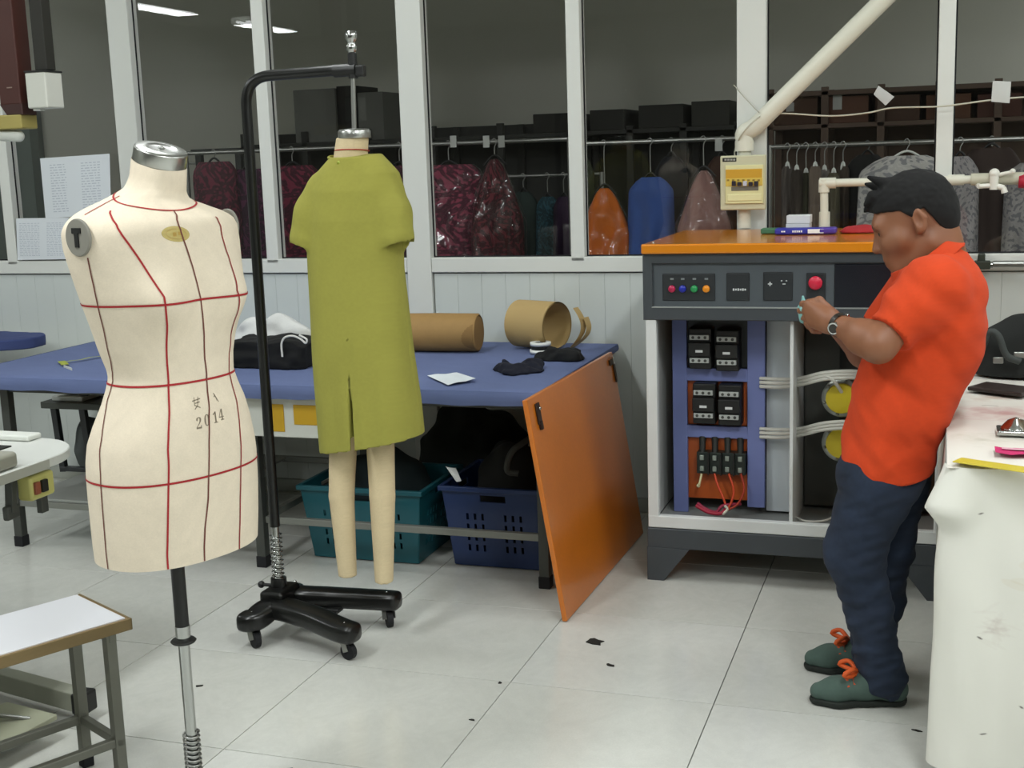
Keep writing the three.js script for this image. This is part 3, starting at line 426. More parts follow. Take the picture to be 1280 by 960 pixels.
// ---- things on the blue table
{
  // green-yellow marking tape with its white tab
  const A = PY(75, 456, TT), B = PY(131, 446, TT), C = PY(90, 463, TT), y = TT + 0.004;
  const t = thing('tape_measure', 'yellow-green tape measure lying loose on the blue cover', 'tape measure', [A.x, TT, A.z]);
  const strip = (a, b, w) => { const d = b.clone().sub(a), n = V3(-d.z, 0, d.x).normalize().multiplyScalar(w / 2); return grid(12, 1, (u, v) => { const p = a.clone().lerp(b, u); return p.addScaledVector(n, v * 2 - 1).setY(y + 0.002 + 0.003 * Math.sin(u * 7) ** 2); }); };
  part('tape', [strip(A, B, 0.014), strip(PY(76, 453, TT), PY(82, 458, TT), 0.03)], M(0x9aa33f, 0.7, 0, { side: THREE.DoubleSide }), t);
  part('metal_tip', bar(PY(80, 459, TT).setY(y), C.clone().setY(y), 0.012, 0.003), mat.white, t);
  // fat kraft cardboard roll
  const a = PY(517, 440, TT), r = 0.078, cz = a.z - 0.03;
  const l = PZ(502, 420, cz).x, q = PZ(598, 420, cz).x;
  const roll = thing('cardboard_roll', 'thick brown kraft paper roll lying on the blue table beside the dress', 'paper roll', [(l + q) / 2, TT, cz]);
  part('roll_wrap', lathe([[r - 0.006, -(q - l) / 2], [r, -(q - l) / 2 + 0.004], [r + 0.0015, 0], [r, (q - l) / 2 - 0.004], [r - 0.006, (q - l) / 2]], 0, 0, 0, 44).rotateZ(Math.PI / 2).rotateY(0.06).translate((l + q) / 2, TT + r + 0.002, cz), M(0xa4814c, 0.75, 0, { map: rep(mottleTex, 1, 2) }), roll);
  part('roll_core', rod(V3(l + 0.001, TT + r, cz), V3(q - 0.001, TT + r, cz), r - 0.007, r - 0.007, 40), M(0x86673a, 0.85), roll);
  // loose kraft cards curling out of a tube, with a tape roll in front
  const kb = PY(690, 440, TT), R = 0.098;
  const s0 = PZ(641, 403, kb.z).x, kr = thing('curled_card', 'curled sheets of brown card sprung open on the blue table', 'card', [kb.x - 0.03, TT, kb.z - 0.06]);
  const kraft = M(0xb59a66, 0.8, 0, { side: THREE.DoubleSide }), dir = V3(0.93, 0, 0.36).normalize(), nrm = V3(-dir.z, 0, dir.x);
  const tubeC = V3(kb.x - 0.085, TT + R + 0.002, kb.z - 0.09);
  const curl = (c, R1, a0, a1, len, flare = 0) => grid(40, 8, (u, v) => { const an = lerp(a0, a1, u), rad = R1 * (1 + flare * u); return c.clone().addScaledVector(dir, (v - 0.5) * len).addScaledVector(nrm, Math.cos(an) * rad).add(V3(0, Math.sin(an) * rad, 0)); });
  part('card_tube', curl(tubeC, R, -1.3, 4.2, 0.2), kraft, kr); part('card_tube', curl(tubeC.clone().addScaledVector(dir, 0.015), R - 0.006, -0.9, 5.0, 0.17), kraft, kr);
  for (const [u0, v0, u1, v1] of [[716, 385, 711, 436], [729, 397, 708, 440]]) { const b0 = PZ(u1, v1, kb.z - 0.02), t0 = PZ(u0, v0, kb.z - 0.05); b0.y = Math.max(b0.y, TT + 0.004); part('card_sheet', grid(16, 4, (u, v) => b0.clone().lerp(t0, u).add(V3(0.042 * Math.sin(u * Math.PI) + v * 0.012, 0, -v * 0.035))), kraft, kr); }
  const tp = PY(677, 440, TT), ta = thing('tape_roll', 'white roll of tape lying flat on the blue table', 'tape roll', [tp.x, TT, tp.z + 0.02]);
  const tz = tp.z + 0.03, tx = tp.x + 0.006, ring = (r0, r1, h0, h1) => lathe([[r0, h0], [r1, h0], [r1, h1], [r0, h1], [r0, h0]], tx, TT, tz, 36);
  part('tape_wound', [ring(0.024, 0.042, 0.032, 0.046), ring(0.022, 0.044, 0.001, 0.016)], M(0xdfe1dd, 0.5), ta); part('spool', ring(0.02, 0.038, 0.001, 0.044), mat.black, ta);
  // black cloth heaped at the corner
  const heap = (c, rx, ry, rz, k, sd) => mesher((x, y, z) => { const px = (x - c.x) / rx, py = (y - c.y) / ry, pz = (z - c.z) / rz; return Math.max((Math.sqrt(px * px + py * py + pz * pz) - 1) * Math.min(rx, ry, rz) + k * noise(x * 13 + sd, y * 16, z * 13) + k * 0.5 * noise(x * 30, y * 30 + sd, z * 30), c.y - y); }, [c.x - rx * 1.4, c.y - 0.02, c.z - rz * 1.4], [c.x + rx * 1.4, c.y + ry * 1.7, c.z + rz * 1.4], 0.007);
  const h1 = PY(650, 460, TT + 0.01).setY(TT + 0.001), h2 = PY(700, 446, TT + 0.01).setY(TT + 0.001);
  solo('black_cloth', heap(h1, 0.1, 0.035, 0.1, 0.022, 2), cloth(0x0d1224), 'dark navy cloth crumpled on the blue table below the tape roll', 'cloth');
  solo('black_cloth', heap(h2, 0.11, 0.045, 0.06, 0.02, 9), cloth(0x0c0e0f), 'black cloth heaped against the curled cards on the blue table', 'cloth');
  // note sheet
  const n = [[534, 470], [571, 467], [595, 476], [560, 482]].map(q => PY(...q, TT + 0.004));
  solo('paper_note', grid(8, 8, (u, v) => { const p = n[0].clone().lerp(n[1], u), q = n[3].clone().lerp(n[2], u); return p.lerp(q, v).add(V3(0, 0.002 + 0.004 * u * v + 0.003 * Math.sin(u * 5) ** 2, 0)); }), M(0xdfe6ea, 0.9, 0, { side: THREE.DoubleSide }), 'single white paper note lying flat on the blue cover', 'paper');
  // black trousers with a white drawstring, white cloth behind
  const bk = PY(335, 458, TT + 0.01), bw = thing('folded_trousers', 'black folded trousers with a white drawstring on the blue table', 'trousers', [bk.x, TT, bk.z - 0.09]);
  const c = V3(PZ(342, 450, bk.z - 0.1).x, TT + 0.001, bk.z - 0.1);
  part('folded_cloth', mesher((x, y, z) => { const qx = Math.max(Math.abs(x - c.x) - 0.16, 0), qz = Math.max(Math.abs(z - c.z) - 0.08, 0), top = 0.105 + 0.018 * noise(x * 12, 0, z * 12) - 0.1 * Math.max(0, Math.abs(x - c.x) - 0.12); return Math.max(Math.hypot(qx, qz) - 0.03 + 0.012 * noise(x * 16, y * 24, z * 16), y - TT - top, TT + 0.001 - y); }, [c.x - 0.24, TT - 0.02, c.z - 0.16], [c.x + 0.24, TT + 0.17, c.z + 0.16], 0.007), cloth(0x0b0c0d), bw);
  const ds = [[353, 446], [352, 430], [356, 422], [366, 420], [376, 424], [382, 429], [383, 424], [374, 419]].map(([u, v]) => { const p = PZ(u, v, bk.z + 0.018); return p; });
  part('drawstring', tube(ds, 0.0042, 60, 8), M(0xd7d6d0, 0.85), bw);
  const wc = PZ(330, 412, c.z - 0.13);
  solo('white_cloth', mesher((x, y, z) => { const px = (x - wc.x) / 0.2, py = (y - TT) / 0.175, pz = (z - c.z + 0.19) / 0.07; return Math.max((Math.sqrt(px * px + py * py + pz * pz) - 1) * 0.09 + 0.02 * noise(x * 11, y * 13, z * 12), TT + 0.002 - y); }, [wc.x - 0.3, TT - 0.02, c.z - 0.3], [wc.x + 0.3, TT + 0.24, c.z - 0.09], 0.009), cloth(0xdedfdd), 'crumpled white cloth heaped behind the black trousers', 'cloth');
  const cc = PZ(386, 414, c.z - 0.12);
  solo('cream_cloth', mesher((x, y, z) => { const px = (x - cc.x - 0.07) / 0.1, py = (y - TT) / 0.17, pz = (z - c.z + 0.18) / 0.06; return Math.max((Math.sqrt(px * px + py * py + pz * pz) - 1) * 0.08 + 0.012 * noise(x * 13, y * 13, z * 12), TT + 0.002 - y); }, [cc.x - 0.07, TT - 0.02, c.z - 0.27], [cc.x + 0.22, TT + 0.22, c.z - 0.09], 0.009), cloth(0xd6cfae), 'small cream cloth beside the white cloth, partly behind the dress', 'cloth');
}
// ---- under the blue table
{
  const crate = (name, label, x0, x1, z0, z1, h, col, base = [0, 0, 0]) => {
    const m = MP(col, 0.4, { side: THREE.DoubleSide }), o = thing(name, label, 'crate', [(x0 + x1) / 2, 0, (z0 + z1) / 2]), t = 0.035, P = (x, y, z) => V3(x, y, z);
    part('floor_plate', bb(x0 + t, x1 - t, 0.004, 0.012, z0 + t, z1 - t, 0.002), m, o);
    const walls = [[[x0, z1], [x1, z1], [0, 1]], [[x1, z1], [x1, z0], [1, 0]], [[x1, z0], [x0, z0], [0, -1]], [[x0, z0], [x0, z1], [-1, 0]]];
    for (const [a, b, n] of walls) {
      const len = Math.hypot(b[0] - a[0], b[1] - a[1]), ang = Math.atan2(n[0], n[1]);
      const holes = [], rows = 4, cols = Math.floor((len - 0.16) / 0.028);
      for (let r = 0; r < rows; r++) for (let i = 0; i < cols; i++) { const hx = -len / 2 + 0.08 + (len - 0.16) * (i + 0.5) / cols, hy = h * 0.2 + r * h * 0.13; if (Math.abs(hx) < 0.02) continue; holes.push([[hx - 0.005, hy], [hx + 0.005, hy], [hx + 0.005, hy + h * 0.08], [hx - 0.005, hy + h * 0.08]]); }
      holes.push([[-0.05, h * 0.82], [0.05, h * 0.82], [0.05, h * 0.9], [-0.05, h * 0.9]]);
      const inset = t * 0.9, g = extrude([[-len / 2 + inset, 0.005], [len / 2 - inset, 0.005], [len / 2, h - 0.012], [-len / 2, h - 0.012]], 0.006, 0, holes);
      const pos = g.attributes.position; for (let i = 0; i < pos.count; i++) { const y = pos.getY(i); pos.setZ(i, pos.getZ(i) - inset * (1 - y / h)); }
      g.computeVertexNormals(); g.rotateY(ang).translate((a[0] + b[0]) / 2, 0, (a[1] + b[1]) / 2);
      part('side_wall', g, m, o);
    }
    part('rim', [bb(x0 - 0.014, x1 + 0.014, h - 0.02, h, z1 - 0.004, z1 + 0.014, 0.004), bb(x0 - 0.014, x1 + 0.014, h - 0.02, h, z0 - 0.014, z0 + 0.004, 0.004), bb(x0 - 0.014, x0 + 0.004, h - 0.02, h, z0, z1, 0.004), bb(x1 - 0.004, x1 + 0.014, h - 0.02, h, z0, z1, 0.004)], m, o);
    return o;
  };
  crate('plastic_crate', 'teal plastic crate under the blue table behind the mannequin legs', -2.34, -1.84, -4.66, -4.24, 0.3, 0x14545e);
  crate('plastic_crate', 'dark blue perforated plastic crate under the table by the orange door', -1.76, -1.36, -4.68, -4.27, 0.32, 0x1a2e58);
  const lump = (c, rx, ry, rz, sd, base) => mesher((x, y, z) => { const px = (x - c.x) / rx, py = (y - c.y) / ry, pz = (z - c.z) / rz; return Math.max((Math.sqrt(px * px + py * py + pz * pz) - 1) * Math.min(rx, ry, rz) + 0.025 * noise(x * 9 + sd, y * 10, z * 9), base - y); }, [c.x - rx * 1.3, base - 0.02, c.z - rz * 1.3], [c.x + rx * 1.3, c.y + ry * 1.4, c.z + rz * 1.3], 0.012);
  const dk = thing('black_bag', 'black fabric bag with a grey strap stuffed in the blue crate', 'bag', [-1.55, 0.02, -4.48]);
  part('bag_body', lump(V3(-1.55, 0.22, -4.48), 0.155, 0.24, 0.15, 3, 0.02), cloth(0x141513), dk);
  part('strap', tube([PZ(648, 592, -4.33), PZ(634, 588, -4.32).add(V3(0, 0, 0.0)), PZ(640, 565, -4.33), PZ(662, 548, -4.4)], 0.012, 30, 8), M(0x3a3a35, 0.9), dk);
  solo('dark_cloth_heap', lump(V3(-2.08, 0.2, -4.46), 0.19, 0.21, 0.15, 6, 0.02), cloth(0x152426), 'dark green cloth heaped in the teal crate', 'cloth');
  solo('cloth_bundle', lump(V3(-1.86, 0.26, -4.9), 0.24, 0.26, 0.13, 11, 0.004), cloth(0x20241f), 'dark cloth bundle on the floor behind the two crates', 'cloth');
  const w = [[552, 586], [565, 588], [577, 601], [570, 602]].map(q => PZ(...q, -4.26));
  solo('paper_scrap', grid(4, 4, (u, v) => w[0].clone().lerp(w[1], u).lerp(w[3].clone().lerp(w[2], u), v).add(V3(0, 0, 0.008 * Math.sin(u * 3) - 0.04 * (1 - v)))), M(0xcfd2cf, 0.85, 0, { side: THREE.DoubleSide }), 'white paper scrap poking out of the blue crate', 'paper');
  // dark stand on the grey lower shelf, with papers on it and a grey sack between its legs
  const sy = 0.21, z0 = -4.9, z1 = -4.52, top = PZ(70, 503, z1).y, x0 = PZ(50, 503, z1).x, x1 = x0 + 0.46;
  const st = thing('side_stand', 'low dark stand on the grey shelf under the blue table', 'stand', [(x0 + x1) / 2, sy, (z0 + z1) / 2]);
  part('stand_top', bb(x0, x1, top - 0.03, top, z0, z1, 0.004), M(0x4b4f4a, 0.6), st);
  for (const x of [x0 + 0.05, x0 + 0.2, x1 - 0.04]) for (const z of [z0 + 0.03, z1 - 0.03]) part('leg', bar(V3(x + 0.02, sy, z), V3(x, top - 0.03, z), 0.03, 0.025), mat.darkerPaint, st);
  part('foot_bar', bb(x0 + 0.06, x0 + 0.24, sy + 0.004, sy + 0.024, z1 - 0.045, z1 - 0.015, 0.003), mat.darkerPaint, st);
  solo('grey_sack', lump(V3(x0 + 0.12, sy + 0.1, z1 - 0.17), 0.06, 0.14, 0.09, 5, sy + 0.003), cloth(0x6d7473), 'grey sack between the legs of the low dark stand', 'sack');
  solo('paper_stack', bx(0.16, 0.02, 0.14, x0 + 0.12, top + 0.011, z1 - 0.1, 0.003).rotateX(0), M(0xc5cac6, 0.85), 'small white paper stack on the low dark stand', 'paper');
  const rc = thing('white_folder', 'white folder propped on the low dark stand with a dark clip', 'folder', [x0 + 0.17, top + 0.021, z1 - 0.08]);
  part('cover', bar(V3(x0 + 0.08, top + 0.03, z1 - 0.1), V3(x0 + 0.23, top + 0.075, z1 - 0.12), 0.01, 0.12), mat.white, rc); part('clip', bx(0.05, 0.03, 0.02, x0 + 0.2, top + 0.04, z1 - 0.05, 0.005), mat.black, rc);
  solo('grey_dish', lathe([[0.001, 0], [0.09, 0], [0.11, 0.02], [0.106, 0.026], [0.001, 0.014]], x0 + 0.37, top + 0.001, z1 - 0.14), mat.greySteel, 'grey metal dish on the low dark stand', 'dish');
}
// ---- loose orange cabinet door leaning on the end of the table
{
  const b0 = V3(-1.146, 0.004, -3.815), b1 = V3(-1.122, 0.004, -4.845), t0 = PX(657, 497, -1.247), t1 = PX(757, 455, -1.225);
  const ux = b1.clone().sub(b0).normalize(), mid0 = t0.clone(), H = 0.752, lean = -0.117, vy = V3(lean, Math.sqrt(H * H - lean * lean), 0).normalize(), n = ux.clone().cross(vy).normalize();
  if (n.x < 0) n.negate();
  const W = b0.distanceTo(b1), basis = new THREE.Matrix4().makeBasis(ux, vy, ux.clone().cross(vy)).setPosition(b0), Lz = ux.clone().cross(vy).x > 0 ? 1 : -1;
  const place = g => g.applyMatrix4(basis);
  const d = thing('cabinet_door', 'loose orange sheet-metal cabinet door leaning on the end of the blue table', 'door', [b0.x, 0, (b0.z + b1.z) / 2]);
  part('door_skin', place(bb(0, W, 0, H, -0.009 - 0.009 * Lz, 0.009 - 0.009 * Lz, 0.004)), MP(0xd2751c, 0.3, { clearcoat: 0.5, clearcoatRoughness: 0.15, map: rep(mottleTex, 0.6) }), d, 'orange painted door skin');
  const lk = part('lock', place([bx(0.035, 0.07, 0.006, 0.075, H - 0.06, 0.004 * Lz, 0.002), bx(0.016, 0.03, 0.012, 0.075, H - 0.1, 0.006 * Lz, 0.003)].reduce((a, b) => merge([a, b]))), M(0x33231c, 0.5, 0.3), d, 'dark lock plate');
  part('rivet', place(merge([[0.085, H - 0.045]].map(([x, y]) => ball(0.006, x, y, 0.007 * Lz, 10)))), mat.chrome, lk);
  const hg = part('hinge', place(merge([bx(0.05, 0.022, 0.008, W - 0.05, H - 0.035, 0.004 * Lz, 0.002), bx(0.018, 0.09, 0.006, W - 0.022, H - 0.075, 0.004 * Lz, 0.002)])), M(0x40301f, 0.5, 0.3), d, 'dark hinge plate');
  part('hinge_pin', place(rod(V3(W - 0.03, H - 0.045, 0.008 * Lz), V3(W - 0.03, H - 0.015, 0.008 * Lz), 0.005)), mat.chrome, hg);
}
// ---------------------------------------------------------------- opened steam boiler cabinet with an orange top
const CF = -4.30, CX0 = -0.983, CX1 = 0.035, CB = -5.06;
{
  const y = (v, u = 815, z = CF) => PZ(u, v, z).y, x = (u, v, z = CF) => PZ(u, v, z).x;
  const yTop = y(305, 806), yLid = yTop - 0.034, yFas = y(399, 806), yBot = y(659, 812), yRail = yBot + 0.043;
  const c = thing('boiler_cabinet', 'open dark grey boiler cabinet with an orange top and exposed wiring', 'cabinet', [(CX0 + CX1) / 2, 0, (CF + CB) / 2]);
  part('top_panel', bb(CX0 - 0.004, CX1 + 0.004, yLid, yTop, CB, CF + 0.018, 0.006), mat.orangePaint, c, 'glossy orange top panel');
  part('lid_screw', ball(0.006, CX0 + 0.03, yTop + 0.001, CF - 0.03, 12), mat.steel, c);
  // base with trapezoid feet
  part('base_beam', bb(CX0, CX1, yBot - 0.075, yBot - 0.002, CF - 0.04, CF, 0.004), mat.darkPaint, c);
  part('base_beam', bb(CX0, CX1, yBot - 0.075, yBot - 0.002, CB, CB + 0.04, 0.004), mat.darkPaint, c);
  part('base_floor', bb(CX0 + 0.01, CX1 - 0.01, yBot - 0.012, yBot, CB + 0.01, CF - 0.01, 0.002), M(0x8c8f8d, 0.5), c);
  for (const [s, x0] of [[1, CX0], [-1, CX1]]) for (const z of [CF - 0.02, CB + 0.02]) part('foot', extrude([[0, 0], [s * 0.055, 0], [s * 0.15, yBot - 0.076], [0, yBot - 0.076]], 0.04, 0.002).translate(x0, 0, z), mat.darkPaint, c);
  for (const s of [CX0 + 0.02, CX1 - 0.02]) part('base_beam', bb(s - 0.02, s + 0.02, yBot - 0.075, yBot - 0.002, CB + 0.04, CF - 0.04, 0.003), mat.darkPaint, c);
  // white frame
  const wf = M(0xcfd2d0, 0.45);
  part('corner_post', bb(CX0 + 0.004, CX0 + 0.042, yBot, yFas, CF - 0.035, CF - 0.004, 0.003), wf, c); part('corner_post', bb(CX1 - 0.042, CX1 - 0.004, yBot, yFas, CF - 0.035, CF - 0.004, 0.003), wf, c);
  part('corner_post', bb(CX0 + 0.004, CX0 + 0.042, yBot, yLid, CB, CB + 0.035, 0.003), wf, c); part('corner_post', bb(CX1 - 0.042, CX1 - 0.004, yBot, yLid, CB, CB + 0.035, 0.003), wf, c);
  part('bottom_rail', bb(CX0 + 0.004, CX1 - 0.004, yBot, yRail, CF - 0.035, CF - 0.003, 0.003), wf, c);
  part('side_panel', bb(CX0 + 0.001, CX0 + 0.008, yBot, yLid, CB + 0.03, CF - 0.03, 0.002), M(0xc3c6c3, 0.5), c);
  part('side_panel', bb(CX1 - 0.008, CX1 - 0.001, yBot, yLid, CB + 0.03, CF - 0.03, 0.002), mat.orangePaint, c);
  part('back_panel', bb(CX0 + 0.008, CX1 - 0.008, yBot, yLid, CB - 0.004, CB + 0.008, 0.002), M(0x4a4d4c, 0.6), c);
  const xd = x(988, 520);
  part('divider', bb(xd - 0.006, xd + 0.006, yBot, yFas, CB + 0.02, CF - 0.03, 0.002), wf, c, 'white steel divider');
  // fascia: dark frame around a recessed control board
  const f = part('fascia', extrude([[CX0, yFas], [CX1, yFas], [CX1, yLid - 0.002], [CX0, yLid - 0.002]], 0.05, 0.003, [[[CX0 + 0.028, yFas + 0.04], [CX1 - 0.028, yFas + 0.04], [CX1 - 0.028, yLid - 0.032], [CX0 + 0.028, yLid - 0.032]]]).translate(0, 0, CF - 0.025), mat.darkPaint, c, 'dark grey fascia frame');
  part('control_board', bb(CX0 + 0.026, CX1 - 0.026, yFas + 0.034, yLid - 0.026, CF - 0.03, CF - 0.014, 0.002), M(0x4b5257, 0.4), f);
  part('edge_strip', bb(CX0 + 0.028, CX1 - 0.028, yFas + 0.04, yFas + 0.044, CF - 0.014, CF + 0.002, 0.001), M(0xa9adab, 0.35, 0.6), f);
  const zf = CF - 0.013;
  const plate = (u0, v0, u1, v1, name = 'button_plate', m = mat.darkerPaint, lab) => { const a = PZ(u0, v0, zf), b = PZ(u1, v1, zf); return [part(name, bb(a.x, b.x, b.y, a.y, zf - 0.004, zf + 0.004, 0.004), m, c, lab), a, b]; };
  const [p1] = plate(828, 342, 894, 376); const [p2] = plate(908, 341, 937, 376, 'gauge_plate'); const [p3] = plate(954, 340, 991, 376, 'gauge_plate'); const [p4] = plate(1008, 341, 1032, 376, 'stop_plate'); plate(1043, 330, 1119, 385, 'display_panel', M(0x1b1d24, 0.2), 'dark glossy display panel');
  [[840, 0xb01f4a], [853.5, 0x1d2a9c], [868, 0x1c8a4b], [883, 0xe08a14]].forEach(([u, col]) => { const p = PZ(u, 361, zf + 0.004), b = part('push_button', lathe([[0.001, 0.012], [0.01, 0.011], [0.0125, 0.007], [0.0125, 0], [0.001, 0]], 0, 0, 0, 24).rotateX(Math.PI / 2).translate(p.x, p.y, p.z), M(col, 0.3), c); part('button_mark', bx(0.012, 0.006, 0.001, p.x, p.y + 0.034, zf + 0.0045, 0.0003), M(0x7f8686, 0.6), p1); });
  { const p = PZ(1020, 353, zf + 0.004); part('stop_button', lathe([[0.001, 0.03], [0.018, 0.028], [0.023, 0.022], [0.022, 0.016], [0.012, 0.012], [0.012, 0], [0.001, 0]], 0, 0, 0, 28).rotateX(Math.PI / 2).translate(p.x, p.y, p.z), M(0xc41f3c, 0.35), c, 'red mushroom stop button'); }
  { const m = M(0xc9cdcd, 0.5); for (let i = 0; i < 6; i++) { const p = PZ(917 + i * 2.9, 362, zf + 0.0045); part('gauge_mark', bx(0.0055, i % 2 ? 0.006 : 0.008, 0.001, p.x, p.y, p.z, 0.0003), m, p2); }
    for (const [u, v, w, h] of [[962.5, 355, 0.014, 0.004], [962.5, 355, 0.004, 0.014], [977, 351, 0.005, 0.003], [983, 351, 0.005, 0.003], [980, 355, 0.01, 0.003]]) { const p = PZ(u, v, zf + 0.0045); part('gauge_mark', bx(w, h, 0.001, p.x, p.y, p.z, 0.0003), m, p3); } }
  // left bay: blue bracket with contactors and terminals
  const zb = -4.52, bm = M(0x707bb0, 0.5), X = (u, v) => PZ(u, v, zb).x, Y = (v, u = 900) => PZ(u, v, zb).y;
  const br = part('bracket', [bb(X(841, 520), X(859, 520), yBot, Y(395), zb - 0.02, zb, 0.003), bb(X(934, 520), X(956, 520), Y(632), Y(395), zb - 0.02, zb, 0.003), bb(X(850, 465), X(945, 465), Y(477), Y(461), zb - 0.02, zb - 0.002, 0.003), bb(X(850, 540), X(945, 540), Y(548), Y(533), zb - 0.02, zb - 0.002, 0.003)], bm, c, 'slate blue steel bracket');
  part('inner_wall', bb(X(956, 500), xd - 0.008, yBot + 0.01, yFas, zb - 0.06, zb - 0.045, 0.002), M(0xc9d0d4, 0.5), c); part('inner_wall', bb(CX0 + 0.05, X(841, 520), yBot + 0.01, yFas, zb - 0.06, zb - 0.045, 0.002), M(0xa9b3bd, 0.5), c);
  for (const [v0, v1] of [[477, 533], [548, 626]]) part('mounting_plate', bb(X(858, v0), X(936, v0), Y(v1), Y(v0), zb - 0.034, zb - 0.024, 0.002), M(0xb4531a, 0.45), c, 'orange mounting plate');
  part('mounting_plate', bb(X(858, 430), X(936, 430), Y(461), Y(400), zb - 0.034, zb - 0.024, 0.002), mat.darkerPaint, c);
  for (const [u, v] of [[875, 436], [909, 438.5], [880, 505], [912, 507]]) {
    const a = PZ(u, v, zb + 0.04), k = part('contactor', [bx(0.083, 0.15, 0.07, a.x, a.y, zb + 0.004, 0.006), bx(0.08, 0.05, 0.03, a.x, a.y, zb + 0.045, 0.004)], mat.black, c);
    for (const s of [-1, 1]) { part('terminal_strip', bx(0.07, 0.018, 0.012, a.x - 0.002, a.y + s * 0.042, zb + 0.043, 0.002), M(0xb9bdb9, 0.4, 0.3), k); for (let i = 0; i < 3; i++) part('terminal_screw', rod(V3(a.x - 0.024 + i * 0.022, a.y + s * 0.042, zb + 0.046), V3(a.x - 0.024 + i * 0.022, a.y + s * 0.042, zb + 0.0505), 0.0055, 0.0055, 10), mat.darkSteel, k); }
    part('name_strip', bx(0.026, 0.009, 0.002, a.x, a.y - 0.006, zb + 0.061, 0.0005), M(0xd4d7d6, 0.5), k);
  }
  const tb0 = PZ(872, 563, zb), tb1 = PZ(933, 593, zb), tb = part('terminal_block', bb(tb0.x, tb1.x, tb1.y, tb0.y, zb - 0.024, zb + 0.02, 0.003), M(0x15201a, 0.4), c);
  for (let i = 0; i < 4; i++) {
    const px = lerp(tb0.x + 0.02, tb1.x - 0.02, i / 3);
    for (const v of [0.25, 0.75]) part('terminal_screw', bx(0.017, 0.02, 0.008, px, lerp(tb0.y, tb1.y, v), zb + 0.023, 0.003), M(0x9aa39b, 0.3, 0.8), tb);
    if (i < 3) part('barrier', bx(0.005, tb0.y - tb1.y, 0.02, px + 0.025, (tb0.y + tb1.y) / 2, zb + 0.028, 0.001), mat.black, tb);
    part('cable_end', rod(V3(px, tb0.y - 0.005, zb + 0.01), V3(px - 0.003, tb0.y + 0.05, zb - 0.01), 0.011, 0.013, 12), M(0x1c1d16, 0.6), tb);
  }
  const by = yBot + 0.012;
  [[877, 0xd8cf9f, [[877, 592], [874, 606]]], [893, 0xc8431c, [[893, 592], [897, 606], [905, 625], [908, 637]]], [911, 0xc8431c, [[911, 592], [917, 612], [914, 628], [908, 638]]], [927, 0xa8361c, [[926, 592], [930, 612], [922, 630], [909, 638]]]].forEach(([u, col, l]) => part('wire', tube(l.map(([a, b], i) => { const p = PZ(a, b, zb + 0.025 + i * 0.012); p.y = Math.max(p.y, by + 0.004); return p; }), 0.0042, 30, 8), M(col, 0.5), c));
  part('wire', tube([PZ(872, 629, zb + 0.06), PZ(882, 636, zb + 0.07), PZ(895, 640, zb + 0.07), PZ(904, 632, zb + 0.06), PZ(926, 630, zb + 0.03)].map(p => p.setY(Math.max(p.y, by + 0.006))), 0.006, 40, 8), M(0x8e1a3c, 0.5), c, 'crimson wire');
  part('wire', tube([PZ(870, 632, zb + 0.09), PZ(885, 640, zb + 0.1), PZ(900, 642, zb + 0.1), PZ(908, 636, zb + 0.08)].map(p => p.setY(Math.max(p.y, by + 0.006))), 0.007, 40, 8), M(0xa11f38, 0.5), c, 'crimson wire');
  part('wire', tube([PZ(903, 643, zb + 0.1), PZ(909, 637, zb + 0.09), PZ(906, 632, zb + 0.09)].map(p => p.setY(Math.max(p.y, by + 0.006))), 0.005, 24, 8), M(0xd9d5c4, 0.5), c);
  part('wire_tip', ball(0.007, PZ(873, 607, zb + 0.03).x, PZ(873, 607, zb + 0.03).y, zb + 0.03), M(0xd8cf9f, 0.5), c);
  // right bay: dark vessel with two yellow flanges, bundles of white cable
  const vc = V3((xd + CX1) / 2 + 0.06, 0, -4.74), vr = 0.2;
  const vessel = part('boiler_vessel', lathe([[0.001, yBot + 0.02], [vr * 0.8, yBot + 0.02], [vr, yBot + 0.09], [vr, yFas - 0.11], [vr * 0.8, yFas - 0.03], [0.001, yFas - 0.01]], vc.x, 0, vc.z, 40), M(0x3c3d3b, 0.5), c, 'dark boiler vessel');
  part('vessel_jacket', bb(xd + 0.008, vc.x - 0.05, yBot + 0.01, yFas - 0.02, -5.0, -4.66, 0.01), M(0x4c4d48, 0.6), c);
  for (const v of [497, 553]) {
    const p = PZ(1052, v, -4.47), fl = part('flange', lathe([[0.001, 0.03], [0.05, 0.03], [0.053, 0.02], [0.053, 0], [0.001, 0]], 0, 0, 0, 32).rotateX(Math.PI / 2).translate(p.x, p.y, p.z), M(0xc8b320, 0.45), c, 'yellow flange disc');
    part('flange_ring', lathe([[0.05, 0], [0.068, 0], [0.068, 0.012], [0.05, 0.012]], 0, 0, 0, 32).rotateX(Math.PI / 2).translate(p.x, p.y, p.z - 0.005), M(0x9ea29c, 0.35, 0.8), fl);
    part('flange_neck', rod(V3(p.x, p.y, p.z), V3(p.x, p.y, vc.z + 0.1), 0.045), M(0x55584f, 0.4, 0.6), fl);
    for (let i = 0; i < 6; i++) { const a = i * 1.047 + 0.3; part('bolt', ball(0.006, p.x + Math.cos(a) * 0.06, p.y + Math.sin(a) * 0.06, p.z + 0.008, 10), mat.steel, fl); }
  }
  const cab = M(0xc9c8bf, 0.5), za = zb + 0.03;
  for (const [v, n] of [[470, 3], [533, 3]]) for (let i = 0; i < n; i++) part('cable', tube([PZ(950, v + 3 + i * 5, za - 0.02), PZ(975, v + 4 + i * 5, za), PZ(1000, v + 3 + i * 4, za + 0.06), PZ(1030, v - 4 + i * 4, za + 0.1), PZ(1062, v - 6 + i * 4, za + 0.08), PZ(1085, v - 4 + i * 4, za)], 0.0065, 44, 8), cab, c);
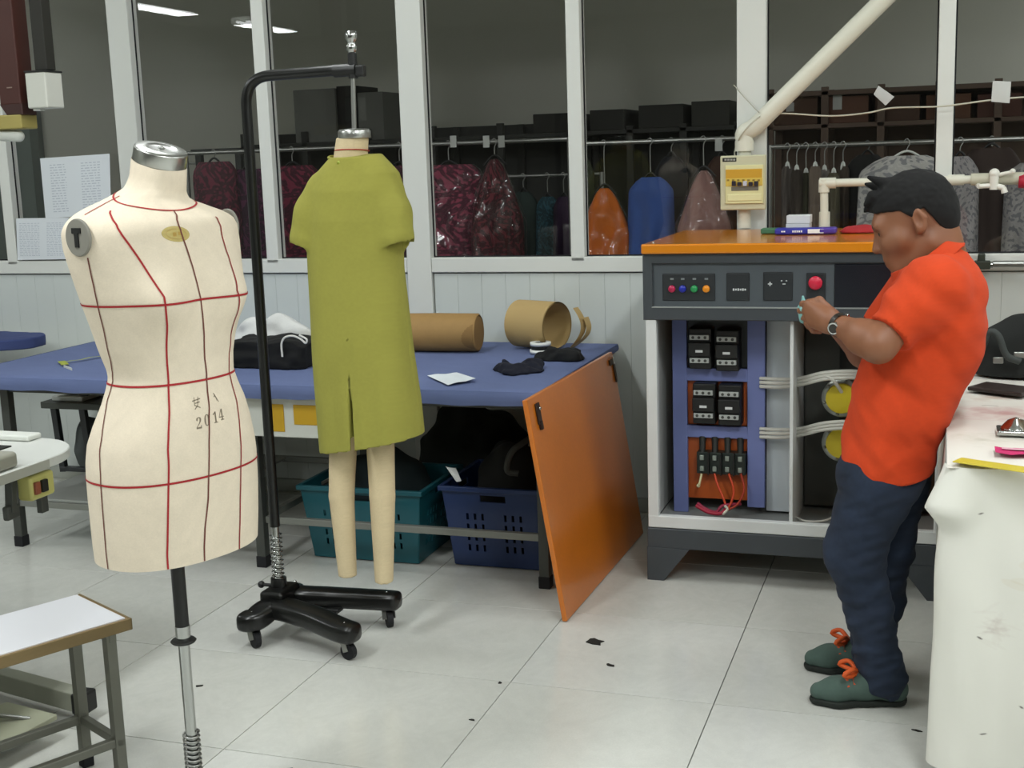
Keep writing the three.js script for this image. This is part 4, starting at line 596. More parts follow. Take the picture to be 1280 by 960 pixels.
  part('cable', tube([PZ(1030, 468, za + 0.1), PZ(1042, 476, za + 0.1), PZ(1052, 490, -4.44)], 0.006, 24, 8), cab, c);
  part('cable', tube([PZ(995, 648, -4.42), PZ(1008, 655, -4.38), PZ(1030, 657, -4.4), PZ(1050, 650, -4.5)].map(p => p.setY(Math.max(p.y, yRail - 0.01))), 0.004, 24, 8), cab, c);
  // drain pipes under the base
  part('drain_pipe', rod(V3(x(930, 690, -4.6), 0.03, -4.62), V3(x(918, 680, -4.6), yBot - 0.02, -4.6), 0.024), M(0xa5a79f, 0.5), c); part('gusset', bar(V3(CX0 + 0.1, 0.03, CB + 0.06), V3(CX0 + 0.13, yBot - 0.06, CB + 0.06), 0.05, 0.01), M(0x7f827d, 0.4, 0.5), c);
  // things left on the orange top
  const yt = yTop + 0.001, at = (u, v) => PY(u, v, yt);
  const a = at(968, 294), b = at(1044, 293), zc = (a.z + b.z) / 2;
  const pk = thing('blue_pencil_case', 'flat blue and violet case with white labels on the orange cabinet top', 'case', [(a.x + b.x) / 2, yt, zc]);
  part('case_body', bb(a.x, b.x, yt, yt + 0.024, zc - 0.06, zc, 0.008), M(0x2c2f94, 0.4), pk); part('case_tip', bb(b.x - 0.06, b.x + 0.004, yt + 0.002, yt + 0.025, zc - 0.058, zc + 0.002, 0.008), M(0x4a3594, 0.4), pk);
  const lb = at(1018, 293).x; part('white_label', bb(lb - 0.022, lb + 0.034, yt + 0.005, yt + 0.02, zc, zc + 0.0015, 0.0005), mat.paper, pk);
  { const lx = at(997, 293).x; for (let i = 0; i < 5; i++) part('letter_mark', bb(lx - 0.016 + i * 0.0075, lx - 0.011 + i * 0.0075, yt + 0.009, yt + 0.016, zc, zc + 0.0012, 0), mat.paper, pk); for (let i = 0; i < 2; i++) part('letter_mark', bb(a.x + 0.024 + i * 0.008, a.x + 0.03 + i * 0.008, yt + 0.01, yt + 0.015, zc, zc + 0.0012, 0), mat.paper, pk); }
  const ge = at(972, 292); solo('green_block', bb(ge.x - 0.06, ge.x + 0.03, yt, yt + 0.02, zc - 0.13, zc - 0.066, 0.005), M(0x3a6b4c, 0.55), 'small dark green block behind the blue case', 'block');
  const be = at(988, 289), bw = thing('box_stack', 'two small white boxes stacked behind the blue case', 'box', [be.x + 0.04, yt, zc - 0.11]);
  part('box', bb(be.x, be.x + 0.085, yt, yt + 0.036, zc - 0.15, zc - 0.068, 0.002), M(0xc5c8c9, 0.7), bw); part('box', bb(be.x + 0.002, be.x + 0.087, yt + 0.037, yt + 0.066, zc - 0.148, zc - 0.069, 0.002), M(0xd4d7d7, 0.7), bw);
  const re = at(1074, 291); solo('red_glove', mesher((X2, Y2, Z2) => { const px = (X2 - re.x) / 0.075, py = (Y2 - yt) / 0.028, pz = (Z2 - re.z) / 0.045; return Math.max((Math.sqrt(px * px + py * py + pz * pz) - 1) * 0.03 + 0.008 * noise(X2 * 25, Y2 * 25, Z2 * 25), yt + 0.001 - Y2); }, [re.x - 0.1, yt - 0.01, re.z - 0.07], [re.x + 0.1, yt + 0.05, re.z + 0.07], 0.005), cloth(0xa8282c), 'small red cloth on the orange top behind the man', 'cloth');
}
// ---------------------------------------------------------------- pipes, breaker box and wire on the partition
{
  const z = WALL + 0.045, P = (u, v, zz = z) => PZ(u, v, zz);
  const cp = thing('conduit_pipe', 'white plastic conduit that runs down the post and slants up to the right', 'pipe', [P(935, 290).x, P(935, 290).y, z]);
  const up = P(1110, -6), kn = P(944, 158), lo = P(930.5, 176), bt = P(930.5, 289); up.add(up.clone().sub(kn).multiplyScalar(1.3));
  while (up.y > CEILING_Y - 0.01) up.lerp(kn, 0.02);
  part('slanted_pipe', rod(up, kn, 0.0345, 0.0345, 24), mat.pvc, cp); part('elbow', tube([kn.clone().lerp(up, 0.06), kn, lo.clone().add(V3(0, 0.03, 0)), lo], 0.0345, 30, 20), mat.pvc, cp);
  part('straight_pipe', rod(lo, bt.clone().setY(1.215), 0.026, 0.026, 24), mat.pvc, cp); part('socket', rod(lo, lo.clone().add(V3(0, -0.04, 0)), 0.037, 0.037, 24), mat.pvc, cp); part('cable_tie', rod(lo.clone().add(V3(0, -0.075, 0)), lo.clone().add(V3(0, -0.079, 0)), 0.028), M(0x8a8b80, 0.5), cp);
  // breaker box
  const q0 = P(900, 195, WALL + 0.1), q1 = P(957, 262, WALL + 0.1), bz = WALL + 0.1;
  const bo = thing('breaker_box', 'beige breaker box with a yellow window strapped to the white post', 'breaker box', [(q0.x + q1.x) / 2, q1.y, WALL + 0.09]);
  part('box_body', bb(q0.x, q1.x, q1.y, q0.y, WALL + 0.072, bz, 0.006), M(0xc4c2a4, 0.5), bo);
  const wi = (u0, v0, u1, v1, zz0, zz1, m, n, par = bo, r = 0.002) => { const a = P(u0, v0, zz1), b = P(u1, v1, zz1); return part(n, bb(a.x, b.x, b.y, a.y, zz0, zz1, r), m, par); };
  const win = wi(906.5, 207, 954, 254, bz - 0.003, bz + 0.007, M(0xd8d4a0, 0.45), 'window_frame');
  wi(907, 212, 952.5, 223.5, bz, bz + 0.0085, M(0xc89a28, 0.5), 'yellow_sticker', win); wi(907, 223, 953, 232, bz, bz + 0.009, M(0xd2b650, 0.5), 'breaker_row', win); wi(914, 233.6, 948, 238, bz, bz + 0.009, M(0x6d6a60, 0.5), 'slot', win); wi(909, 243, 952, 250.5, bz, bz + 0.0095, M(0xe0ddaa, 0.4), 'front_lip', win);
  for (let i = 0; i < 5; i++) wi(914.5 + i * 7, 226.5 + (i % 2), 919.5 + i * 7, 232.5, bz + 0.005, bz + 0.019, i === 2 ? M(0xb9bccb, 0.4) : M(0x221e2c, 0.4), 'toggle', win);
  for (let i = 0; i < 7; i++) wi(908.5 + i * 6.4, 224.2, 911.5 + i * 6.4, 226.4, bz, bz + 0.0098, M(0x8f7428, 0.5), 'breaker_mark', win, 0);
  wi(903, 197.5, 920.5, 202, bz - 0.002, bz + 0.0015, mat.black, 'name_label'); for (let i = 0; i < 4; i++) wi(905.5 + i * 3.6, 198.7, 908.3 + i * 3.6, 200.8, bz, bz + 0.0022, M(0x9a9a92, 0.5), 'name_letter', bo, 0);
  part('strap', bb(P(930.5, 190).x - 0.03, P(930.5, 190).x + 0.03, P(930, 262).y + 0.01, P(930, 200).y - 0.01, WALL + 0.004, WALL + 0.0725, 0.003), M(0xb3b2a4, 0.5), bo);
  // water pipe with a tap
  const wp = thing('water_pipe', 'thin white plastic water pipe with elbows above the orange cabinet top', 'pipe', [P(1030, 285).x, 1.212, z]);
  const e = P(1030, 229), d = P(1030.5, 286), m2 = P(1186, 227), r2 = P(1215, 231), en = P(1290, 228);
  d.y = 1.2125; en.x += 1.2;
  part('riser', rod(d, e, 0.0155, 0.0155, 20), mat.pvc, wp); part('socket', rod(d, d.clone().add(V3(0, 0.06, 0)), 0.021, 0.021, 20), mat.pvc, wp); part('elbow', [rod(e.clone().add(V3(0, -0.035, 0)), e.clone().add(V3(0, 0.014, 0)), 0.021, 0.021, 20), rod(e.clone().add(V3(-0.016, 0, 0)), e.clone().add(V3(0.045, 0, 0)), 0.021, 0.021, 20)], mat.pvc, wp);
  part('run', rod(e, V3(en.x, e.y, z), 0.0155, 0.0155, 20), mat.pvc, wp); part('tee', rod(V3(m2.x - 0.004, e.y, z), V3(m2.x + 0.055, e.y, z), 0.02, 0.02, 20), mat.pvc, wp); part('sleeve', rod(V3(r2.x - 0.005, e.y, z), V3(en.x, e.y, z), 0.0225, 0.0225, 20), M(0xbdbaa6, 0.5), wp);
  const tp = P(1243, 222, z + 0.03), tap = thing('water_tap', 'white plastic tap on the water pipe beside the window post', 'tap', tp.clone().setY(tp.y - 0.05));
  part('tap_body', [rod(P(1224, 233, z + 0.03), P(1240, 232, z + 0.03), 0.009), rod(P(1242, 237, z + 0.03), P(1243, 218, z + 0.03), 0.015, 0.017), ball(0.019, P(1243, 217, z + 0.03).x, P(1243, 217, z + 0.03).y, z + 0.03), rod(P(1243, 232, z + 0.03), P(1255, 235, z + 0.035), 0.011), rod(P(1254, 234, z + 0.035), P(1256, 241, z + 0.035), 0.01, 0.012), rod(P(1224, 233, z + 0.03), P(1222, 231, z), 0.009)], M(0xe2e0d6, 0.35), tap); part('tap_handle', [rod(P(1246, 219, z + 0.03), P(1265, 215, z + 0.04), 0.007), ball(0.01, P(1266, 214, z + 0.04).x, P(1266, 214, z + 0.04).y, z + 0.04)], M(0xe2e0d6, 0.35), tap);
  solo('red_valve', lathe([[0.001, -0.03], [0.026, -0.028], [0.03, 0], [0.026, 0.028], [0.001, 0.03]], 0, 0, 0, 18).rotateZ(1.57).translate(P(1279, 226, z + 0.002).x + 0.012, P(1279, 226).y, z + 0.002), M(0xb3203a, 0.4), 'red plastic valve collar on the water pipe', 'valve');
  // wire that sags along the glass
  solo('hanging_wire', tube([P(921, 203, WALL + 0.085), P(918.5, 190, WALL + 0.03), P(926, 170, WALL + 0.09), P(944, 150, WALL + 0.1), P(958, 143), P(985, 142), P(1040, 145), P(1085, 141), P(1115, 135), P(1168, 133.5), P(1195, 131), P(1240, 125), P(1290, 121), P(1420, 116)], 0.0032, 160, 6), M(0xbdbaa8, 0.5), 'thin pale wire sagging across the window panes from the breaker box', 'wire');
  solo('short_wire', tube([P(917, 106, WALL + 0.012), P(930, 121, WALL + 0.05), P(944, 136, WALL + 0.085), P(949, 141, WALL + 0.095)], 0.002, 24, 6), M(0xa9a898, 0.5), 'short loose wire end hooked over the conduit elbow', 'wire');
  // labels stuck on or hung from the wire, and sheets taped to the panes
  const sheet = (name, q, label, cat, zz, col = 0xd7dadb) => { const c = q.map(([u, v]) => P(u, v, zz)); return solo(name, grid(6, 6, (u, v) => c[0].clone().lerp(c[1], u).lerp(c[3].clone().lerp(c[2], u), v).add(V3(0, 0, 0.003 * Math.sin(u * 3.1) * Math.sin(v * 3)))), M(col, 0.85, 0, { side: THREE.DoubleSide }), label, cat); };
  sheet('paper_tag', [[1098, 107], [1118, 121], [1107, 132], [1092, 118]], 'small tilted white tag caught on the sagging wire', 'tag', WALL + 0.05, 0xb9bbb8);
  sheet('paper_tag', [[1241, 101], [1264, 102], [1262, 129], [1239, 127]], 'square white tag hung on the sagging wire past the last post', 'tag', WALL + 0.05, 0xc3c4c0);
  const printed = (seed2, cols) => { const c = document.createElement('canvas'); c.width = 256; c.height = 256; const g = c.getContext('2d'); g.fillStyle = '#d5dade'; g.fillRect(0, 0, 256, 256); g.strokeStyle = 'rgba(110,118,140,0.42)'; g.lineWidth = 3; for (const [x, w] of cols) for (let y = 26; y < 230; y += 11) { let p = x; while (p < x + w) { const l = 5 + ((p * 7 + y * 13 + seed2) % 15); g.beginPath(); g.moveTo(p, y); g.lineTo(Math.min(p + l, x + w), y); g.stroke(); p += l + 5; } } const t = new THREE.CanvasTexture(c); t.colorSpace = THREE.SRGBColorSpace; return new THREE.MeshStandardMaterial({ map: t, roughness: 0.85, side: THREE.DoubleSide }); };
  const s1 = sheet('notice_sheet', [[50, 198], [137, 192], [139, 268], [57, 273]], 'white printed notice sheet taped high on the window pane', 'notice', WALL + 0.006); s1.material = printed(3, [[34, 60], [150, 70]]);
  const s2 = sheet('notice_sheet', [[20, 273], [86, 272], [86, 324], [22, 325]], 'faded printed sheet taped to the pane below the notice', 'notice', WALL + 0.006); s2.material = printed(11, [[14, 100], [150, 80]]);
  // clamp and rail fixed on the sill behind the man
  const cl = thing('sill_clamp', 'dark clamp gripping a steel rail on the window sill', 'clamp', P(1228, 330, WALL + 0.03));
  part('clamp_body', [bb(P(1218, 327, WALL + 0.03).x, P(1238, 335, WALL + 0.03).x, P(1228, 336, WALL + 0.03).y, P(1228, 326, WALL + 0.03).y, WALL + 0.004, WALL + 0.05, 0.004), bx(0.026, 0.03, 0.03, P(1227, 323, WALL + 0.03).x, P(1227, 322, WALL + 0.03).y, WALL + 0.025, 0.005)], M(0x2f362b, 0.5), cl);
  part('clamp_ring', rod(P(1238, 331, WALL + 0.03), P(1241, 331, WALL + 0.03), 0.012), mat.chrome, cl); part('rail', rod(P(1241, 330, WALL + 0.03), P(1300, 330, WALL + 0.03).add(V3(0.5, 0, 0)), 0.0125), mat.steel, cl);
}
// ---------------------------------------------------------------- sewing table, stool and hanging post at the left
{
  const ty = 0.74, x1 = -2.345, zb = -3.05, zn = -1.75, x0 = -3.5;
  const t = thing('sewing_table', 'white sewing table with a rounded corner and a grey T-shaped foot', 'sewing table', [-2.9, 0, -2.5]);
  const r = 0.2, pts = [[x0, zn], [x1, zn]]; for (let i = 0; i <= 8; i++) { const a = i / 8 * Math.PI / 2; pts.push([x1 - r + Math.cos(a) * r, zb + r - Math.sin(a) * r]); } pts.push([x0, zb]);
  part('table_top', extrude(pts.map(([a, b]) => [a, -b]), 0.028, 0.003).rotateX(-Math.PI / 2).translate(0, ty - 0.014, 0), M(0xcbcdc8, 0.4), t, 'white laminate top');
  part('edge_band', bb(x1 - 0.001, x1 + 0.004, ty - 0.03, ty - 0.003, zb + r + 0.02, zn, 0.001), M(0xa9aaa0, 0.5), t);
  part('cloth_guard', bb(PY(25, 536, ty).x, PY(72, 541, ty).x, ty + 0.001, ty + 0.018, -3.05, -2.99, 0.006), mat.white, t);
  const sw = PX(45, 592, x1 - 0.03), b = part('switch_box', bx(0.05, 0.07, 0.1, x1 - 0.034, Math.min(sw.y, ty - 0.075), sw.z, 0.01), M(0xbdb96e, 0.5), t, 'pale yellow switch box');
  part('switch_button', bx(0.012, 0.035, 0.024, x1 - 0.006, Math.min(sw.y, ty - 0.075), sw.z + 0.0, 0.003), mat.black, b); part('switch_button', bx(0.012, 0.035, 0.02, x1 - 0.006, Math.min(sw.y, ty - 0.075), sw.z + 0.03, 0.003), M(0x8a4a30, 0.5), b);
  const kl = PX(14, 640, x1 - 0.06); part('knee_lever', [bar(V3(x1 - 0.06, kl.y, kl.z), V3(x1 - 0.06, ty - 0.03, kl.z - 0.012), 0.025, 0.02), bx(0.02, 0.04, 0.05, x1 - 0.06, kl.y, kl.z, 0.006)], mat.darkSteel, t);
  part('bracket', bb(x1 - 0.15, x1 - 0.13, ty - 0.2, ty - 0.03, -2.97, -2.94, 0.003), mat.darkSteel, t);
  // stand: columns and feet, the nearer foot shows under the stool
  const gm = M(0x8b8d7f, 0.5), F0 = PY(104, 866, 0.085), F1 = PY(0, 838, 0.085), dir = F1.clone().sub(F0).normalize(), F2 = F0.clone().addScaledVector(dir, 0.72), col = F0.clone().addScaledVector(dir, 0.5);
  part('stand_foot', bar(F0.clone().setY(0.06), F2.clone().setY(0.06), 0.055, 0.05, 0.004), gm, t, 'grey steel foot beam');
  part('foot_cap', bx(0.045, 0.06, 0.06, F0.x, 0.06, F0.z, 0.006).rotateY(0), mat.black, t); for (const q of [F0.clone().addScaledVector(dir, 0.02), F2.clone().addScaledVector(dir, -0.03)]) part('rubber_foot', lathe([[0.001, 0], [0.02, 0], [0.016, 0.036], [0.001, 0.036]], q.x, 0, q.z, 18), mat.black, t);
  part('column', bb(col.x - 0.03, col.x + 0.03, 0.08, ty - 0.028, col.z - 0.02, col.z + 0.02, 0.004), gm, t); 
  const ff = V3(-2.35, 0, -1.9), fc = ff.clone().addScaledVector(dir, 0.5); part('stand_foot', bar(ff.clone().setY(0.06), ff.clone().addScaledVector(dir, 0.72).setY(0.06), 0.055, 0.05, 0.004), gm, t); part('column', bb(fc.x - 0.03, fc.x + 0.03, 0.08, ty - 0.028, fc.z - 0.02, fc.z + 0.02, 0.004), gm, t); for (const k of [0.03, 0.69]) { const q = ff.clone().addScaledVector(dir, k); part('rubber_foot', lathe([[0.001, 0], [0.02, 0], [0.016, 0.036], [0.001, 0.036]], q.x, 0, q.z, 18), mat.black, t); }
  part('cross_beam', bar(col.clone().setY(0.2), fc.clone().setY(0.2), 0.03, 0.05, 0.003), gm, t);
  const pdl = PY(38, 905, 0.06); part('treadle', bar(PY(64, 884, 0.07), PY(-30, 935, 0.06), 0.016, 0.2, 0.004).translate(-0.04, 0, 0.03), M(0x9a9c86, 0.5), t, 'grey treadle plate');
  part('treadle_link', rod(pdl.clone().setY(0.075), fc.clone().lerp(col, 0.4).setY(0.2), 0.006), mat.steel, t);
  const mz = PX(12, 580, x1 - 0.1), mh = thing('sewing_machine', 'grey sewing machine bed at the edge of the white sewing table', 'sewing machine', [x1 - 0.26, ty, -2.6]);
  const be = PY(62, 566, ty + 0.03);
  part('machine_bed', bb(x1 - 0.27, x1 - 0.006, ty + 0.001, ty + 0.045, zn + 0.1, be.z + 0.05, 0.012, 3), M(0x96968a, 0.45), mh);
  part('bed_slot', bb(x1 - 0.16, x1 - 0.06, ty + 0.044, ty + 0.048, -2.5, be.z + 0.01, 0.001), mat.black, mh); part('slide_plate', bb(x1 - 0.15, x1 - 0.115, ty + 0.045, ty + 0.052, -2.62, -2.56, 0.002), mat.chrome, mh);
  part('machine_head', [bb(x1 - 0.2, x1 - 0.05, ty + 0.04, ty + 0.32, -1.98, -1.86, 0.03, 4), bb(x1 - 0.19, x1 - 0.07, ty + 0.2, ty + 0.32, -2.4, -1.9, 0.03, 4), bb(x1 - 0.18, x1 - 0.08, ty + 0.12, ty + 0.32, -2.44, -2.34, 0.02, 4), rod(V3(x1 - 0.13, ty + 0.052, -2.4), V3(x1 - 0.13, ty + 0.14, -2.4), 0.006)], M(0xb5b6ac, 0.4), mh);
  // white stool with steel legs
  const A = PY(165, 772, 0.45), B = PY(100, 741, 0.45), e1 = B.clone().sub(A).normalize(), e2 = V3(e1.z, 0, -e1.x); if (e2.z < 0) e2.negate();
  const W = A.distanceTo(B), Lg = 0.56, s = thing('stool', 'white-topped stool with a worn wooden edge and square steel legs', 'stool', A.clone().addScaledVector(e1, W / 2).addScaledVector(e2, Lg / 2).setY(0));
  const bas = new THREE.Matrix4().makeBasis(e1, V3(0, 1, 0), e1.clone().cross(V3(0, 1, 0))).setPosition(A.clone().setY(0)), sg = e1.clone().cross(V3(0, 1, 0)).dot(e2) > 0 ? 1 : -1;
  const lb = (x, X, y, Y, z, Z, rad = 0.003) => bb(x, X, y, Y, z * sg, Z * sg, rad).applyMatrix4(bas);
  part('seat_core', lb(0.004, W - 0.004, 0.424, 0.447, 0.004, Lg - 0.004), mat.wood, s); part('white_top', lb(0.012, W - 0.006, 0.446, 0.4505, 0.012, Lg - 0.006, 0.0015), M(0xd4d5da, 0.4), s, 'white laminate seat');
  part('edge_strip', lb(0, 0.006, 0.42, 0.449, 0, Lg, 0.002), M(0x7d6a45, 0.7, 0, { map: rep(mottleTex, 3, 1) }), s); part('edge_strip', lb(0, W, 0.42, 0.449, 0, 0.006, 0.002), M(0x6f5f40, 0.7), s);
  const lm = M(0x6c6d63, 0.45, 0.35), leg = (x, z) => part('leg', lb(x, x + 0.026, 0.01, 0.424, z, z + 0.026, 0.002), lm, s);
  for (const x of [0.03, W - 0.05]) for (const z of [0.03, Lg - 0.06]) { const g = leg(x, z); part('rubber_tip', lb(x - 0.002, x + 0.028, 0, 0.03, z - 0.002, z + 0.028, 0.003), mat.rubber, g); }
  part('stretcher', lb(0.03, W - 0.03, 0.12, 0.142, 0.033, 0.053), lm, s); part('stretcher', lb(0.033, 0.053, 0.12, 0.142, 0.03, Lg - 0.04), lm, s); part('stretcher', lb(W - 0.047, W - 0.027, 0.12, 0.142, 0.03, Lg - 0.04), lm, s); part('stretcher', lb(0.03, W - 0.03, 0.12, 0.142, Lg - 0.06, Lg - 0.04), lm, s); part('apron', lb(0.028, W - 0.028, 0.39, 0.424, 0.03, 0.05), lm, s);
}
{
  // brown hanging power post with its socket box, dark cable trunk with a white box
  const z = -3.9, P = (u, v) => PZ(u, v, z), a0 = P(6, -10), a1 = P(22, 128);
  const vx = (p) => V3(p.x, CEILING_Y - 0.003, z);
  const h = thing('hanging_post', 'dark brown square post hanging from the ceiling at the window', 'post', [a1.x, a1.y - 0.02, z]);
  part('post', bb(a1.x - 0.046, a1.x + 0.046, a1.y - 0.01, CEILING_Y - 0.003, z - 0.04, z + 0.04, 0.006), M(0x3f1a12, 0.5), h);
  part('post_tip', extrude([[-0.046, 0], [0.046, 0], [0.046, -0.035], [-0.02, -0.035]], 0.08, 0.003).translate(a1.x, a1.y - 0.008, z), M(0x331611, 0.5), h); part('screw_mark', bx(0.022, 0.004, 0.003, a1.x + 0.004, P(24, 110).y, z + 0.041, 0.001), M(0x8a7a70, 0.5), h);
  const s = thing('socket_box', 'yellowish socket box with a white plug under the brown post', 'socket', [P(14, 150).x, P(14, 168).y, z]);
  part('box_body', bb(a1.x - 0.12, a1.x + 0.04, P(14, 162).y, a1.y - 0.044, z - 0.05, z + 0.04, 0.006), M(0x9d9050, 0.5), s, 'yellowish plastic box'); part('plug', [rod(V3(a1.x - 0.11, P(14, 168).y, z + 0.005), V3(P(27, 168).x - 0.01, P(27, 170).y, z + 0.005), 0.021), ball(0.021, P(27, 168).x - 0.01, P(27, 170).y, z + 0.005)], M(0xc9ccc5, 0.5), s); part('plug_lead', rod(V3(a1.x - 0.06, P(14, 168).y, z), V3(a1.x - 0.06, P(14, 160).y, z), 0.012), mat.black, s);
  const b0 = P(57, 88), d = thing('cable_trunk', 'narrow black trunk hanging beside the brown post with a white box at its end', 'trunk', [b0.x, P(55, 135).y, z]);
  part('trunk', bb(b0.x - 0.026, b0.x + 0.026, b0.y, CEILING_Y - 0.003, z - 0.025, z + 0.025, 0.003), M(0x1d1c15, 0.6), d);
  const c0 = P(38, 92), c1 = P(70, 135); part('white_box', bb(c0.x + 0.01, c1.x, c1.y, c0.y, z - 0.05, z + 0.045, 0.006), M(0xc4c5bc, 0.5), d, 'white plastic box'); part('box_lid', bb(c0.x + 0.008, c1.x + 0.002, c0.y, c0.y + 0.006, z - 0.052, z + 0.047, 0.002), mat.black, d); part('box_tab', bb(c0.x + 0.02, c0.x + 0.05, c1.y - 0.008, c1.y, z, z + 0.03, 0.002), mat.white, d);
}
// ---- bits of dark cloth and lint on the tiles
{
  const bit = (u, v, w, d, rot, label) => { const p = PY(u, v, 0), pts = []; for (let i = 0; i < 9; i++) { const a = i / 9 * Math.PI * 2, k = 0.45 + 1.1 * Math.abs(noise(i * 1.7, u * 0.37, v * 0.53)); pts.push([Math.cos(a) * w / 2 * k, Math.sin(a) * d / 2 * k]); } solo('fabric_scrap', extrude(pts, 0.003, 0.0008).rotateX(-Math.PI / 2).rotateY(rot).translate(p.x, 0.0018, p.z), cloth(0x1d1a14, { bumpScale: 0 }), label, 'scrap', 'dark fabric scraps on the floor tiles'); };
  bit(744, 802, 0.075, 0.05, -0.35, 'largest black fabric scrap on the tile beyond the orange door'); bit(763, 832, 0.04, 0.016, -0.2, 'thin dark scrap next to the largest black scrap'); bit(625, 854, 0.014, 0.012, 0, 'tiny black speck on the tile joint crossing'); bit(590, 900.5, 0.018, 0.008, 0, 'tiny dark thread beside the tile joint');
  bit(249, 858, 0.03, 0.01, 0.5, 'short dark thread on the tile behind the chrome pole'); bit(1147, 914, 0.03, 0.01, -0.3, 'short dark thread on the tile beside the hanging tablecloth');
}
// ---------------------------------------------------------------- man leaning against the white table
{
  const J = (u, v, dz = 0) => PZ(u, v, -3.5 + dz);
  const man = thing('person', 'man in an orange polo shirt and jeans leaning back on the white table, looking down', 'person', [-0.15, 0, -3.5]);
  // -- head in its own axes: f forward, u up, l towards the camera
  const O = J(1141, 277), a = 0.38, f = V3(-Math.cos(a), -Math.sin(a), 0.05).normalize(), l = V3(0, 0, 1).addScaledVector(f, -f.z).normalize(), up = l.clone().cross(f).normalize().negate();
  if (up.y < 0) up.negate();
  const hw = (x, y, z) => O.clone().addScaledVector(f, x).addScaledVector(up, y).addScaledVector(l, z);
  const loc = g => (x, y, z) => { const px = x - O.x, py = y - O.y, pz = z - O.z; return g(px * f.x + py * f.y + pz * f.z, px * up.x + py * up.y + pz * up.z, px * l.x + py * l.y + pz * l.z); };
  const v = V3, headL = [sEll(v(-0.012, 0.03, 0), 0.098, 0.092, 0.076), sEll(v(0.035, -0.045, 0), 0.062, 0.078, 0.058), sCap(v(-0.02, -0.065, 0.05), v(0.06, -0.112, 0.02), 0.02, 0.017), sCap(v(-0.02, -0.065, -0.05), v(0.06, -0.112, -0.02), 0.02, 0.017), sCap(v(0.066, -0.112, -0.012), v(0.066, -0.112, 0.012), 0.02, 0.02), sCap(v(0.07, -0.03, 0.035), v(0.045, -0.03, 0.05), 0.022, 0.022), sCap(v(0.07, -0.03, -0.035), v(0.045, -0.03, -0.05), 0.022, 0.022), sCap(v(0.083, 0.024, -0.036), v(0.083, 0.024, 0.036), 0.013, 0.013), sCap(v(0.08, -0.075, -0.012), v(0.08, -0.075, 0.012), 0.018, 0.018)];
  const fineL = [sCap(v(0.088, 0.012, 0), v(0.11, -0.034, 0), 0.008, 0.012), sCap(v(0.1, -0.038, -0.011), v(0.1, -0.038, 0.011), 0.0085, 0.0085), sCap(v(0.094, -0.066, -0.016), v(0.094, -0.066, 0.016), 0.0065, 0.0065), sCap(v(0.091, -0.079, -0.013), v(0.091, -0.079, 0.013), 0.007, 0.007), sCap(v(0.078, 0.002, 0.03), v(0.074, 0.002, 0.038), 0.0125, 0.011), sCap(v(0.078, 0.002, -0.03), v(0.074, 0.002, -0.038), 0.0125, 0.011)];
  const ear = s => { const o = sEll(v(-0.016, 0.0, s * 0.08), 0.017, 0.031, 0.009), lobe = sCap(v(-0.008, -0.02, s * 0.077), v(-0.005, -0.027, s * 0.075), 0.008, 0.007), c = sEll(v(-0.012, 0.003, s * 0.089), 0.0095, 0.018, 0.008), rim = sCap(v(-0.02, 0.026, s * 0.081), v(-0.032, 0.002, s * 0.083), 0.005, 0.005); return (x, y, z) => smin(smin(smax(o(x, y, z), -c(x, y, z), 0.005), lobe(x, y, z), 0.01), rim(x, y, z), 0.006); };
  const big = sUnion(headL, 0.032), fine = sUnion(fineL, 0.006), e1 = ear(1), e2 = ear(-1), sock = [1, -1].map(s => sEll(v(0.1, 0.004, s * 0.032), 0.016, 0.011, 0.017));
  const faceF = (x, y, z) => { let d = big(x, y, z); for (const s of sock) d = smax(d, -s(x, y, z), 0.014); d = smin(d, fine(x, y, z), 0.009); const m = sCap(v(0.1, -0.0725, -0.018), v(0.1, -0.0725, 0.018), 0.0025, 0.0025)(x, y, z); d = smax(d, -m, 0.003); return smin(smin(d, e1(x, y, z), 0.008), e2(x, y, z), 0.008); };
  const neckA = hw(-0.035, -0.06, 0), neckB = J(1170, 345);
  const neck = sUnion([sCap(neckA, neckB, 0.056, 0.064), sCap(hw(-0.055, -0.02, 0), J(1182, 335), 0.045, 0.062)], 0.03);
  const headW = loc(faceF), headF = (x, y, z) => smin(headW(x, y, z), neck(x, y, z), 0.03);
  // -- joints
  const S = J(1168, 357, 0.165), E = J(1098, 431, 0.25), W = J(1046, 405, 0.13), S2 = J(1150, 357, -0.17), E2 = J(1080, 440, -0.2), W2 = J(1042, 403, -0.05);
  const legs = { hipN: J(1098, 600, 0.085), kneeN: J(1068, 690, 0.09), calfN: J(1086, 765, 0.08), ankN: J(1105, 846, 0.07), hipF: J(1112, 600, -0.085), kneeF: J(1104, 690, -0.09), calfF: J(1100, 755, -0.1), ankF: J(1088, 812, -0.105) };
  const core = sUnion([sCap(J(1100, 570), J(1130, 480), 0.08, 0.08), sCap(J(1130, 480), J(1165, 380), 0.08, 0.09), sCap(S, S2, 0.05, 0.05), sCap(neckB, J(1165, 400), 0.06, 0.08), sCap(S, E, 0.046, 0.043), sCap(E, E.clone().lerp(W, 0.35), 0.044, 0.043), sCap(E.clone().lerp(W, 0.35), W, 0.043, 0.027), sCap(S2, E2, 0.046, 0.042), sCap(E2, W2, 0.044, 0.027), sCap(J(1100, 570, 0.05), legs.hipN, 0.07, 0.065), sCap(legs.hipN, legs.kneeN, 0.06, 0.05), sCap(legs.kneeN, legs.ankN.clone().add(V3(0, -0.03, 0)), 0.048, 0.034), sCap(J(1100, 570, -0.05), legs.hipF, 0.07, 0.065), sCap(legs.hipF, legs.kneeF, 0.06, 0.05), sCap(legs.kneeF, legs.ankF.clone().add(V3(0, -0.03, 0)), 0.048, 0.034)], 0.025);
